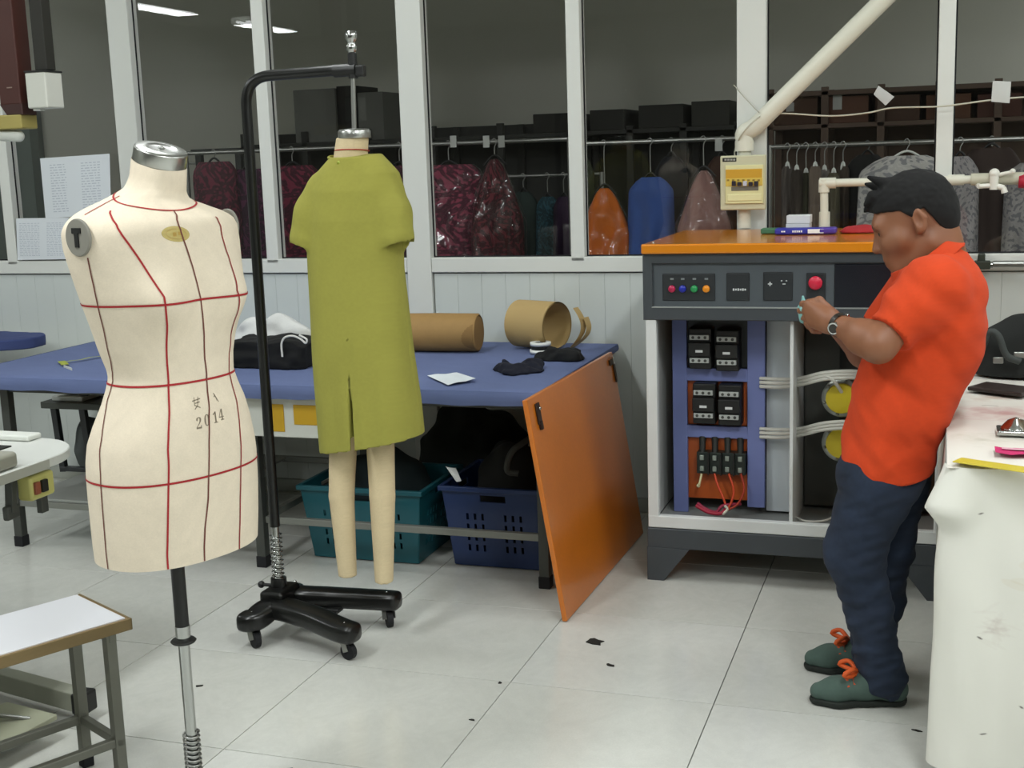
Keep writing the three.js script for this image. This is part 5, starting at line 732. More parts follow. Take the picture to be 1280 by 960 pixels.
  const bodyG = mesher((x, y, z) => Math.max(smin(core(x, y, z), neck(x, y, z), 0.03), (x - neckA.x) * 0 + y - (neckA.y + 0.01)), [-0.55, 0.05, -3.85], [0.25, 1.4, -3.1], 0.0125);
  const headG = mesher(headF, [O.x - 0.17, O.y - 0.22, -3.64], [O.x + 0.17, O.y + 0.17, -3.36], 0.0036);
  // -- hands: palm and five bent fingers each
  const handF = (w, palmTip, knuck, s) => {
    const list = [sCap(w, w.clone().lerp(palmTip, 0.35), 0.027, 0.03)], fing = [];
    for (let i = 0; i < 4; i++) list.push(sCap(w.clone().lerp(palmTip, 0.3).add(V3(0, 0.012 - i * 0.008, 0)), knuck(i), 0.018, 0.0125));
    for (let i = 0; i < 4; i++) { const k = knuck(i), L = [0.036, 0.04, 0.037, 0.029][i], p1 = k.clone().add(V3(-L * 0.55, -0.004, -s * L * 0.8)), p2 = p1.clone().add(V3(L * 0.45, -0.01, -s * L * 0.65)), p3 = p2.clone().add(V3(L * 0.6, -0.004, s * L * 0.05)); fing.push([sCap(k, p1, 0.0105, 0.0092), sCap(p1, p2, 0.0092, 0.0085), sCap(p2, p3, 0.0085, 0.0072)]); }
    const tb = w.clone().lerp(palmTip, 0.4).add(V3(0.004, 0.022, -s * 0.006)), t1 = tb.clone().add(V3(-0.026, 0.026, -s * 0.012)), t2 = t1.clone().add(V3(-0.03, -0.006, -s * 0.012)); fing.push([sCap(tb, t1, 0.015, 0.0118), sCap(t1, t2, 0.0112, 0.0088)]);
    const palm = sUnion(list, 0.02), fs = fing.map(q => sUnion(q, 0.006));
    return (x, y, z) => { let d = palm(x, y, z); for (const q of fs) d = smin(d, q(x, y, z), 0.005); return d; };
  };
  const KN = i => J(1012 + [0, -2, 0, 4][i], 380 + i * 8, 0.105 - i * 0.004), KF = i => J(1016 + [0, -2, 0, 4][i], 380 + i * 8, -0.045 + i * 0.004);
  const hN = handF(W, J(1016, 392, 0.105), KN, 1), hF = handF(W2, J(1018, 392, -0.045), KF, -1);
  const c0 = J(1020, 392, 0.08), c1 = J(1020, 392, -0.03), bnd = (c, r) => [[c.x - r, c.y - r, c.z - r], [c.x + r, c.y + r, c.z + r]];
  const handG = mesher(hN, ...bnd(c0, 0.1), 0.0034), handG2 = mesher(hF, ...bnd(c1, 0.1), 0.0034);
  part('body', merge([bodyG, headG, handG, handG2]), MP(0x84563b, 0.5, { sheen: 0.15 }), man, 'tanned skin of face, neck, arms and hands');
  for (const s of [1, -1]) { const c = hw(0.0835, 0.002, s * 0.0315); part('eye', ball(0.0085, c.x, c.y, c.z, 14), M(0x1a1310, 0.2), man); part('eyebrow', tube([hw(0.0965, 0.022, s * 0.016), hw(0.0945, 0.027, s * 0.032), hw(0.083, 0.024, s * 0.05)], 0.0042, 20, 6), M(0x14100d, 0.9), man); }
  // -- hair: cap over the skull, short at the sides and the nape, tufts at the crown
  const hairL = (x, y, z) => {
    const shell = sEll(v(-0.014, 0.032, 0), 0.11, 0.101, 0.084)(x, y, z) + 0.0016 * noise(x * 70, y * 70, z * 70) + 0.003 * noise(x * 26, y * 30, z * 26);
    const line = x > 0.02 ? 0.052 + 0.28 * (x - 0.06) : x > -0.012 ? lerp(0.0, 0.041, (x + 0.012) / 0.032) : x > -0.036 ? 0.026 : 0.026 - (-(x + 0.036)) * 2.7;
    const nape = sEll(v(-0.072, -0.012, 0), 0.04, 0.06, 0.06)(x, y, z); let d = smax(smin(shell, nape, 0.03), line - y + 0.004 * noise(x * 90, z * 90, 2), 0.006); d = Math.max(d, -(sEll(v(-0.012, 0.03, 0), 0.09, 0.085, 0.069)(x, y, z)));
    for (const [p, q] of [[v(0.03, 0.12, 0.012), v(0.062, 0.152, 0.02)], [v(0.045, 0.115, -0.02), v(0.075, 0.138, -0.02)], [v(0.07, 0.1, 0.02), v(0.096, 0.088, 0.02)], [v(0.08, 0.085, 0.0), v(0.102, 0.072, 0.0)], [v(0.076, 0.088, -0.03), v(0.1, 0.074, -0.03)]]) d = smin(d, sCap(p, q, 0.017, 0.005)(x, y, z), 0.012);
    return d;
  };
  part('hair', mesher(loc(hairL), [O.x - 0.19, O.y - 0.15, -3.63], [O.x + 0.17, O.y + 0.2, -3.37], 0.0042), MP(0x050505, 0.9, {}), man, 'short black hair');
  // -- polo shirt
  const rows = [[296, 1160, 1194, 0.045], [310, 1148, 1203, 0.07], [322, 1136, 1212, 0.1], [335, 1121, 1223, 0.165], [352, 1116, 1231, 0.198], [380, 1106, 1236, 0.205], [410, 1094, 1236, 0.198], [440, 1081, 1229, 0.19], [470, 1069, 1214, 0.186], [500, 1060, 1198, 0.184], [530, 1055, 1185, 0.184], [560, 1051, 1173, 0.184], [590, 1048, 1164, 0.186], [612, 1047, 1160, 0.187]].map(([vv, u0, u1, h]) => { const p = J(u0, vv), q = J(u1, vv); return [p.y, p.x, q.x, h]; }).sort((p, q) => p[0] - q[0]);
  const T = i => rows.map(r => [r[0], r[i]]), tf = T(1), tb = T(2), th = T(3);
  const torsoF = (x, y, z) => { const x0 = interp(tf, y), x1 = interp(tb, y), h = interp(th, y), cx = (x0 + x1) / 2, b = (x1 - x0) / 2, e = 2.35, k = Math.pow(Math.pow(Math.abs(x - cx) / b, e) + Math.pow(Math.abs(z + 3.5) / h, e), 1 / e); return (k - 1) * Math.min(b, h) * 0.75; };
  const cuffN = S.clone().lerp(E, 0.8), cuffF = S2.clone().lerp(E2, 0.66), dN = E.clone().sub(S).normalize(), dF = E2.clone().sub(S2).normalize();
  const slN = sUnion([sCap(S, S.clone().lerp(E, 0.4), 0.078, 0.07), sCap(S.clone().lerp(E, 0.4), E, 0.07, 0.056)], 0.02), slF = sCap(S2, E2, 0.08, 0.06), inN = sCap(S.clone().lerp(E, 0.5), E.clone().lerp(S, -0.3), 0.054, 0.05);
  const fold = (x, y, z) => 0.006 * noise(x * 9 + y * 9, y * 5 - x * 5, z * 4 + 1) + 0.004 * noise(x * 20 + y * 16, y * 9 - x * 9, z * 8);
  const yHemF = J(1050, 588).y, yHemB = J(1150, 606, 0.15).y;
  const cB = J(1197, 309), cT = J(1124, 350), cM = cB.clone().lerp(cT, 0.5), cd = cT.clone().sub(cB).normalize(), cn = V3(cd.y, -cd.x, 0); if (cn.y < 0) cn.negate();
  const shirtF = (x, y, z) => {
    let d = torsoF(x, y, z) + fold(x, y, z) * 1.5;
    const cN = (x - cuffN.x) * dN.x + (y - cuffN.y) * dN.y + (z - cuffN.z) * dN.z, cF = (x - cuffF.x) * dF.x + (y - cuffF.y) * dF.y + (z - cuffF.z) * dF.z;
    let s = Math.max(slN(x, y, z) + fold(x, y, z) * 1.4, cN);
    d = smin(d, s, 0.035); d = smin(d, Math.max(slF(x, y, z), cF), 0.03);
    const hem = lerp(yHemF, yHemB, clamp((x - J(1050, 586).x) / (J(1160, 606).x - J(1050, 586).x)));
    d = Math.max(d, hem - y);
    const sl = J(1127, 600); if (z > -3.5) d = Math.max(d, -(Math.abs(x - sl.x) - 0.007 * clamp((sl.y + 0.035 - y) / 0.04) + (y > sl.y + 0.035 ? 1 : 0)));
    { const px = x - cM.x, py = y - cM.y, h = px * cn.x + py * cn.y, k = Math.hypot((px * cd.x + py * cd.y) / 0.086, (z + 3.5) / 0.084); d = Math.max(d, -Math.max((k - 1) * 0.08, -h - 0.004)); }
    return d;
  };
  const om = cloth(0xd0410f, { sheen: 0.08, map: rep(mottleTex, 0.8) });
  const shirt = part('polo_shirt', mesher(shirtF, [-0.42, yHemB - 0.02, -3.8], [0.2, J(1180, 295).y, -3.1], 0.0085), om, man, 'orange polo shirt');
  const cuff = []; { const n1 = V3(0, 1, 0).cross(dN).normalize(), n2 = dN.clone().cross(n1); for (let i = 0; i <= 32; i++) { const an = i / 32 * Math.PI * 2; cuff.push(cuffN.clone().addScaledVector(dN, -0.012).addScaledVector(n1, Math.cos(an) * 0.0585).addScaledVector(n2, Math.sin(an) * 0.0585)); } }
  // collar: a folded band round the neck, high at the nape, low at the throat
  const cA = cB.distanceTo(cT) / 2;
  const collarF = (x, y, z) => { const px = x - cM.x, py = y - cM.y, a = px * cd.x + py * cd.y, h = px * cn.x + py * cn.y, b = z + 3.5, A = cA + 0.007, Bz = 0.09, k = Math.sqrt((a / A) ** 2 + (b / Bz) ** 2), ring = (k - 1) * Bz, lift = 0.012 * clamp(-a / A); return Math.max(Math.abs(ring - 0.004 + 0.42 * (h - 0.01)) - 0.0055, Math.abs(h - 0.004 - lift) - 0.02 - 0.004 * clamp(a / A)); };
  part('collar', mesher(collarF, [cM.x - 0.13, cM.y - 0.12, -3.62], [cM.x + 0.14, cM.y + 0.12, -3.38], 0.0042), cloth(0xcc3f10, { sheen: 0.08 }), shirt, 'folded orange collar');
  // -- jeans
  const jeansN = sUnion([sCap(legs.hipN.clone().add(V3(0.015, 0.05, -0.02)), legs.hipN, 0.1, 0.1), sCap(legs.hipN, legs.kneeN, 0.1, 0.079), sCap(legs.kneeN, legs.calfN, 0.077, 0.062), sCap(legs.calfN, legs.ankN.clone().add(V3(0.002, -0.01, 0)), 0.062, 0.061)], 0.03), jeansF = sUnion([sCap(legs.hipF.clone().add(V3(0.015, 0.05, 0.02)), legs.hipF, 0.1, 0.1), sCap(legs.hipF, legs.kneeF, 0.1, 0.078), sCap(legs.kneeF, legs.calfF, 0.074, 0.062), sCap(legs.calfF, legs.ankF.clone().add(V3(0.002, -0.01, 0)), 0.062, 0.058)], 0.03), seat = sCap(J(1108, 575, 0.04), J(1108, 575, -0.04), 0.105, 0.105);
  const crease = (x, y, z) => 0.007 * noise(x * 7, y * 19 + x * 6, z * 7) + 0.009 * noise(x * 14, y * 36 - x * 10, z * 12) * (0.6 + 0.8 * sstep(0.45, 0.15, y));
  const jf = (x, y, z) => { const c = crease(x, y, z), n = Math.max(jeansN(x, y, z), (legs.ankN.y - 0.045 + 0.18 * (legs.ankN.x - x)) - y), g = Math.max(jeansF(x, y, z), (legs.ankF.y - 0.045 + 0.18 * (legs.ankF.x - x)) - y), s = seat(x, y, z); return Math.max(smin(smin(n, g, 0.02), s, 0.05) + c, y - (yHemF + 0.06)); };
  part('jeans', mesher(jf, [-0.42, 0.0, -3.8], [0.14, yHemF + 0.09, -3.2], 0.009), cloth(0x212d42, { sheen: 0.05, map: noiseTexture(128, (x, y) => { const k = 0.86 + 0.14 * tileable(x, y, 2, 5) + 0.1 * (rnd() - 0.5); return [k * 0.98, k, k]; }, true) }), man, 'blue denim jeans');
  // -- suede shoes with orange laces
  for (const [h, t, n] of [[PY(1128, 880, 0), PY(1016, 879, 0), 0], [PY(1112, 838, 0), PY(1009, 837, 0), 1]]) {
    const d = t.clone().sub(h).normalize(), q = (k, y, s = 0) => h.clone().lerp(t, k).add(V3(-d.z * s, y, d.x * s));
    const sole = sUnion([sCap(q(0.08, 0.018), q(0.4, 0.016), 0.032, 0.03), sCap(q(0.4, 0.016), q(0.72, 0.016), 0.03, 0.042), sCap(q(0.72, 0.016), q(0.93, 0.02), 0.042, 0.028)], 0.02), upper = sUnion([sCap(q(0.1, 0.045), q(0.12, 0.075), 0.034, 0.032), sCap(q(0.1, 0.045), q(0.45, 0.052), 0.034, 0.037), sCap(q(0.45, 0.052), q(0.75, 0.04), 0.037, 0.034), sCap(q(0.75, 0.038), q(0.93, 0.036), 0.037, 0.025), sCap(q(0.3, 0.075), q(0.42, 0.072), 0.03, 0.028)], 0.022);
    const c = q(0.5, 0.05), bn = [[c.x - 0.19, -0.01, c.z - 0.12], [c.x + 0.19, 0.14, c.z + 0.12]];
    const sh = part('shoe', mesher((x, y, z) => Math.max(upper(x, y, z), 0.016 - y, y - 0.1), ...bn, 0.005), cloth(0x4c6058, { sheen: 0.4 }), man, 'grey-green suede shoe');
    part('sole', mesher((x, y, z) => Math.max(Math.min(sole(x, y, z), upper(x, y, z) - 0.003), y - 0.02, 0.001 - y), ...bn, 0.005), M(0x1b211c, 0.8), sh);
    const ln = [0x1, 0]; for (let i = 0; i < 4; i++) { const k = 0.48 + i * 0.07, y = 0.094 - i * 0.0075; part('lace', tube([q(k, y - 0.02, -0.03), q(k + 0.01, y - 0.003, -0.012), q(k + 0.01, y, 0.0), q(k + 0.01, y - 0.003, 0.012), q(k, y - 0.02, 0.03)], 0.006, 20, 6), M(0xc24a16, 0.7), sh); }
    for (const s of [-1, 1]) part('lace_loop', tube([q(0.5, 0.094), q(0.58, 0.112, s * 0.03), q(0.68, 0.1, s * 0.04), q(0.6, 0.092, s * 0.03), q(0.5, 0.093)], 0.0068, 30, 6), M(0xcb5319, 0.7), sh);
  }
  // -- watch
  const wd = W.clone().sub(E).normalize(), wc = W.clone().addScaledVector(wd, -0.012), n1 = V3(0, 1, 0).addScaledVector(wd, -wd.y).normalize(), n2 = wd.clone().cross(n1), wr = [];
  for (let i = 0; i <= 36; i++) { const an = i / 36 * Math.PI * 2; wr.push(wc.clone().addScaledVector(n1, Math.cos(an) * 0.0325).addScaledVector(n2, Math.sin(an) * 0.031)); }
  const links = wr.map((p, i) => [p.clone().addScaledVector(wd, -0.008), p.clone().addScaledVector(wd, 0.008)]);
  const wt = part('watch_strap', grid(36, 1, (u, w) => links[Math.round(u * 36)][0].clone().lerp(links[Math.round(u * 36)][1], w)), M(0x2a2520, 0.4, 0.3, { side: THREE.DoubleSide }), man, 'dark watch strap');
  const fc = wc.clone().addScaledVector(V3(-0.35, -0.1, 0.93).normalize(), 0.034), fd = fc.clone().sub(wc).normalize();
  part('watch_case', rod(fc.clone().addScaledVector(fd, -0.004), fc.clone().addScaledVector(fd, 0.005), 0.0165, 0.0155, 24), mat.chrome, wt, 'chrome watch case'); part('watch_dial', rod(fc.clone().addScaledVector(fd, 0.0045), fc.clone().addScaledVector(fd, 0.0055), 0.012, 0.012, 24), M(0x2b2724, 0.3), wt);
  for (let i = 0; i < 4; i++) { const k = wr[(i * 4 + 4) % 36]; part('watch_link', ball(0.006, k.x, k.y, k.z + 0.002, 10), mat.chrome, wt); }
  // -- small pale teal thing he holds
  const hc = J(1005, 389, 0.05);
  solo('teal_wrapper', mesher((x, y, z) => { const px = (x - hc.x) / 0.014, py = (y - hc.y) / 0.032, pz = (z - hc.z) / 0.04; return (Math.sqrt(px * px + py * py + pz * pz) - 1) * 0.014 + 0.008 * noise(x * 50, y * 40, z * 40); }, [hc.x - 0.04, hc.y - 0.06, hc.z - 0.07], [hc.x + 0.04, hc.y + 0.06, hc.z + 0.07], 0.0035), M(0x7db3b0, 0.4), 'small crumpled pale teal wrapper held in the man\'s hands', 'wrapper');
}
// ---------------------------------------------------------------- table under a white sheet at the right
{
  const ty = 0.8, xl = 0.02, zf = -2.96, zk = -4.27, xr = 1.6;
  const t = thing('work_table', 'work table hidden under the stained white sheet', 'table', [(xl + xr) / 2, 0, (zf + zk) / 2]);
  part('table_top', bb(xl + 0.03, xr, ty - 0.05, ty - 0.012, zk + 0.02, zf - 0.03, 0.004), mat.wood, t);
  for (const x of [xl + 0.12, xr - 0.1]) for (const z of [zk + 0.1, zf - 0.14]) part('leg', bb(x - 0.025, x + 0.025, 0, ty - 0.05, z - 0.025, z + 0.025, 0.003), mat.darkSteel, t);
  const stain = document.createElement('canvas'); stain.width = stain.height = 512; const g = stain.getContext('2d'); g.fillStyle = '#f2f2ee'; g.fillRect(0, 0, 512, 512);
  const blot = (x, y, rx, ry, col, n, sd) => { for (let i = 0; i < n; i++) { const a = noise(i * 1.3, sd, 1) * 9, d = Math.abs(noise(i * 2.1, 3, sd)) * 1.7; g.fillStyle = col; g.beginPath(); g.ellipse(x + Math.cos(a) * rx * d, y + Math.sin(a) * ry * d, rx * (0.12 + 0.3 * Math.abs(noise(i, sd, 9))), ry * (0.12 + 0.3 * Math.abs(noise(sd, i, 4))), i, 0, 7); g.fill(); } };
  blot(90, 330, 40, 46, 'rgba(190,150,110,0.06)', 60, 2); blot(40, 250, 10, 60, 'rgba(160,150,140,0.05)', 30, 5); blot(200, 420, 60, 30, 'rgba(190,175,155,0.05)', 40, 8);
  g.fillStyle = 'rgba(60,55,50,0.7)'; for (const [x, y, w, h] of [[33, 72, 3, 1], [28, 236, 1, 3], [26, 440, 2, 1], [60, 130, 1, 2], [110, 60, 4, 0.6]]) { g.beginPath(); g.ellipse(x, y, w, h, 0.6, 0, 7); g.fill(); }
  const st = new THREE.CanvasTexture(stain); st.colorSpace = THREE.SRGBColorSpace; st.flipY = true;
  const top = document.createElement('canvas'); top.width = top.height = 512; const k = top.getContext('2d'); k.fillStyle = '#efeeea'; k.fillRect(0, 0, 512, 512);
  const dab = (x, y, r, col, n, sd) => { for (let i = 0; i < n; i++) { const a = noise(i * 1.3, sd, 1) * 9, d = Math.abs(noise(i * 2.1, 3, sd)) * 1.8; k.fillStyle = col; k.beginPath(); k.ellipse(x + Math.cos(a) * r * d, y + Math.sin(a) * r * d, r * (0.1 + 0.3 * Math.abs(noise(i, sd, 9))), r * (0.1 + 0.2 * Math.abs(noise(sd, i, 4))), i, 0, 7); k.fill(); } };
  dab(50, 270, 60, 'rgba(200,150,150,0.09)', 80, 3); dab(40, 180, 40, 'rgba(190,160,150,0.07)', 50, 6); dab(30, 400, 40, 'rgba(180,160,150,0.05)', 40, 8);
  k.strokeStyle = 'rgba(90,70,70,0.55)'; k.lineWidth = 1.5; for (const [x, y] of [[40, 120], [56, 150], [30, 230], [60, 300], [25, 60]]) { k.beginPath(); k.moveTo(x, y); k.quadraticCurveTo(x + 6, y - 6, x + 14, y + 1); k.stroke(); }
  const tt = new THREE.CanvasTexture(top); tt.colorSpace = THREE.SRGBColorSpace;
  const sheet = thing('tablecloth', 'stained white sheet draped over the work table down to the floor', 'tablecloth', [(xl + xr) / 2, 0.05, (zf + zk) / 2]);
  part('top_sheet', grid(60, 60, (u, v) => { const x = lerp(xl, xr, u), z = lerp(zf, zk, v), e = Math.min(x - xl, zf - z, z - zk); return V3(x, ty - 0.002 + 0.0025 * noise(x * 6, z * 6, 1) * sstep(0, 0.1, e) - 0.006 * (1 - sstep(0, 0.02, e)), z); }), cloth(0xe2e0da, { map: tt, sheen: 0.1 }), sheet);
  // the hanging part follows the edge: left side from the back, round the corner, then along the front
  const LL = zf - zk, LF = xr - xl, cr = 0.05, per = LL + LF;
  const edge = s => { if (s < LL - cr) return [V3(xl, 0, zk + s), V3(-1, 0, 0)]; if (s < LL + cr) { const a = (s - LL + cr) / (2 * cr) * Math.PI / 2; return [V3(xl + cr - Math.cos(a) * cr, 0, zf - cr + Math.sin(a) * cr), V3(-Math.cos(a), 0, Math.sin(a))]; } return [V3(xl + (s - LL), 0, zf), V3(0, 0, 1)]; };
  part('hanging_sheet', grid(220, 44, (u, v) => {
    const s = u * per, [p, n] = edge(s), d = v * (0.735 + 0.01 * noise(s * 4, 0, 0)), corner = Math.max(0, 1 - Math.abs(s - LL + 0.015) / 0.09);
    const w = sstep(0, 0.25, d), front = sstep(LL - 0.05, LL + 0.1, s);
    let off = 0.004 + w * (0.012 + 0.012 * Math.sin(s * 17 + 0.6 * Math.sin(d * 4)) + 0.01 * noise(s * 8, d * 2.2, 3)) + 0.006 * noise(s * 18, d * 5, 7) * w;
    off += corner * (0.052 * (d < 0.1 ? d / 0.1 : Math.max(0, 1 - (d - 0.1) / 0.055)) + 0.006 * w);
    if (!front) off *= 0.6;
    return p.clone().addScaledVector(n, off).setY(ty - 0.006 - d);
  }), cloth(0xe6e5df, { map: (() => { const c = st; c.wrapS = c.wrapT = THREE.RepeatWrapping; c.repeat.set(per / 0.75 * 0.5, 1); c.offset.set(-(LL / per) * (per / 0.75 * 0.5), 0); return c; })(), sheen: 0.1 }), sheet);
  // things on the sheet
  const P = (u, v) => PY(u, v, ty), y = ty + 0.003;
  const r0 = P(1196, 578), r1 = P(1284, 591); r1.lerp(r0, -0.6); 
  const rl = thing('yellow_ruler', 'long yellow ruler lying along the front edge of the white sheet', 'ruler', [r0.x + 0.1, ty, (r0.z + r1.z) / 2]);
  part('ruler_body', bar(r0.clone().setY(y + 0.003), r1.clone().setY(y + 0.003), 0.003, 0.046, 0.001).translate(0, 0, 0), M(0xc6b43a, 0.4), rl);
  const pk = P(1275, 567), pc = thing('pink_fabric', 'pink fabric offcut with a pale stripe on the white sheet', 'fabric', pk.clone().setY(ty));
  part('offcut', grid(20, 12, (u, v) => V3(pk.x - 0.055 + u * 0.22, y + 0.004 + 0.006 * Math.abs(noise(u * 4, v * 4, 2)), pk.z - 0.03 + v * 0.07 + 0.01 * Math.sin(u * 9))), cloth(0xc42a68), pc); part('pale_stripe', grid(20, 3, (u, v) => V3(pk.x - 0.04 + u * 0.2, y + 0.0075 + 0.006 * Math.abs(noise(u * 4, 2, 2)), pk.z - 0.012 + v * 0.018 + 0.008 * Math.sin(u * 5))), cloth(0xe0a5b8), pc);
  // cream cutting machine standing on its chrome foot plate
  const m0 = P(1246, 546), mc = thing('cutting_machine', 'cream cloth cutting machine on a chrome foot plate', 'machine', [m0.x + 0.1, ty, m0.z - 0.03]);
  part('foot_plate', bb(m0.x, m0.x + 0.26, y, y + 0.012, m0.z - 0.075, m0.z + 0.002, 0.004), mat.chrome, mc, 'chrome foot plate'); part('plate_nose', lathe([[0.001, 0.03], [0.02, 0.022], [0.036, 0.004], [0.036, 0], [0.001, 0]], m0.x + 0.045, y + 0.011, m0.z - 0.036, 24), mat.chrome, mc);
  part('motor_body', mesher((X, Y, Z) => { const q = [sCap(V3(m0.x + 0.115, ty + 0.07, m0.z - 0.04), V3(m0.x + 0.13, ty + 0.16, m0.z - 0.04), 0.052, 0.06), sCap(V3(m0.x + 0.13, ty + 0.05, m0.z - 0.04), V3(m0.x + 0.13, ty + 0.02, m0.z - 0.04), 0.035, 0.04), sCap(V3(m0.x + 0.13, ty + 0.16, m0.z - 0.04), V3(m0.x + 0.19, ty + 0.22, m0.z - 0.04), 0.055, 0.04)]; return Math.max(smin(smin(q[0](X, Y, Z), q[1](X, Y, Z), 0.03), q[2](X, Y, Z), 0.03), ty + 0.014 - Y); }, [m0.x + 0.03, ty, m0.z - 0.13], [m0.x + 0.27, ty + 0.28, m0.z + 0.05], 0.006), M(0xcdc3a8, 0.4), mc, 'cream motor body'); part('lever', rod(V3(m0.x + 0.075, ty + 0.1, m0.z + 0.005), V3(m0.x + 0.068, ty + 0.13, m0.z + 0.01), 0.005), mat.black, mc);
  const b0 = P(1212, 491), b1 = P(1266, 499); solo('dark_tablet', bar(b0.clone().setY(y + 0.009), b1.clone().setY(y + 0.009).add(V3(0.03, 0, 0)), 0.012, 0.11, 0.004).translate(0.02, 0, -0.05), M(0x2a1f1c, 0.4), 'thin dark brown tablet lying flat on the white sheet', 'tablet');
  const bp = P(1245, 471), bg = thing('handbag', 'black handbag with a strap at the far end of the white sheet', 'bag', [bp.x + 0.1, ty, bp.z - 0.08]);
  const bc = V3(bp.x + 0.12, ty + 0.07, -4.165); part('bag_body', mesher((X, Y, Z) => { const px = (X - bc.x) / 0.19, py = (Y - ty - 0.03) / 0.17, pz = (Z - bc.z) / 0.075; return Math.max((Math.sqrt(px * px + py * py + pz * pz) - 1) * 0.1 + 0.016 * noise(X * 10, Y * 10, Z * 10), ty + 0.004 - Y); }, [bc.x - 0.25, ty - 0.01, bc.z - 0.14], [bc.x + 0.25, ty + 0.24, bc.z + 0.14], 0.009), cloth(0x171a18), bg);
  part('strap', tube([PZ(1226, 440, bc.z + 0.1), PZ(1236, 416, bc.z + 0.11), PZ(1248, 420, bc.z + 0.115), PZ(1258, 444, bc.z + 0.115), PZ(1275, 452, bc.z + 0.11)], 0.011, 40, 8), M(0x323735, 0.7), bg); part('buckle', bx(0.03, 0.02, 0.008, PZ(1248, 451, bc.z + 0.11).x, PZ(1248, 451, bc.z + 0.11).y, bc.z + 0.1, 0.003), mat.steel, bg); part('buckle', bx(0.04, 0.018, 0.008, PZ(1276, 444, bc.z + 0.11).x, PZ(1276, 444, bc.z + 0.11).y, bc.z + 0.105, 0.003), mat.steel, bg);
}
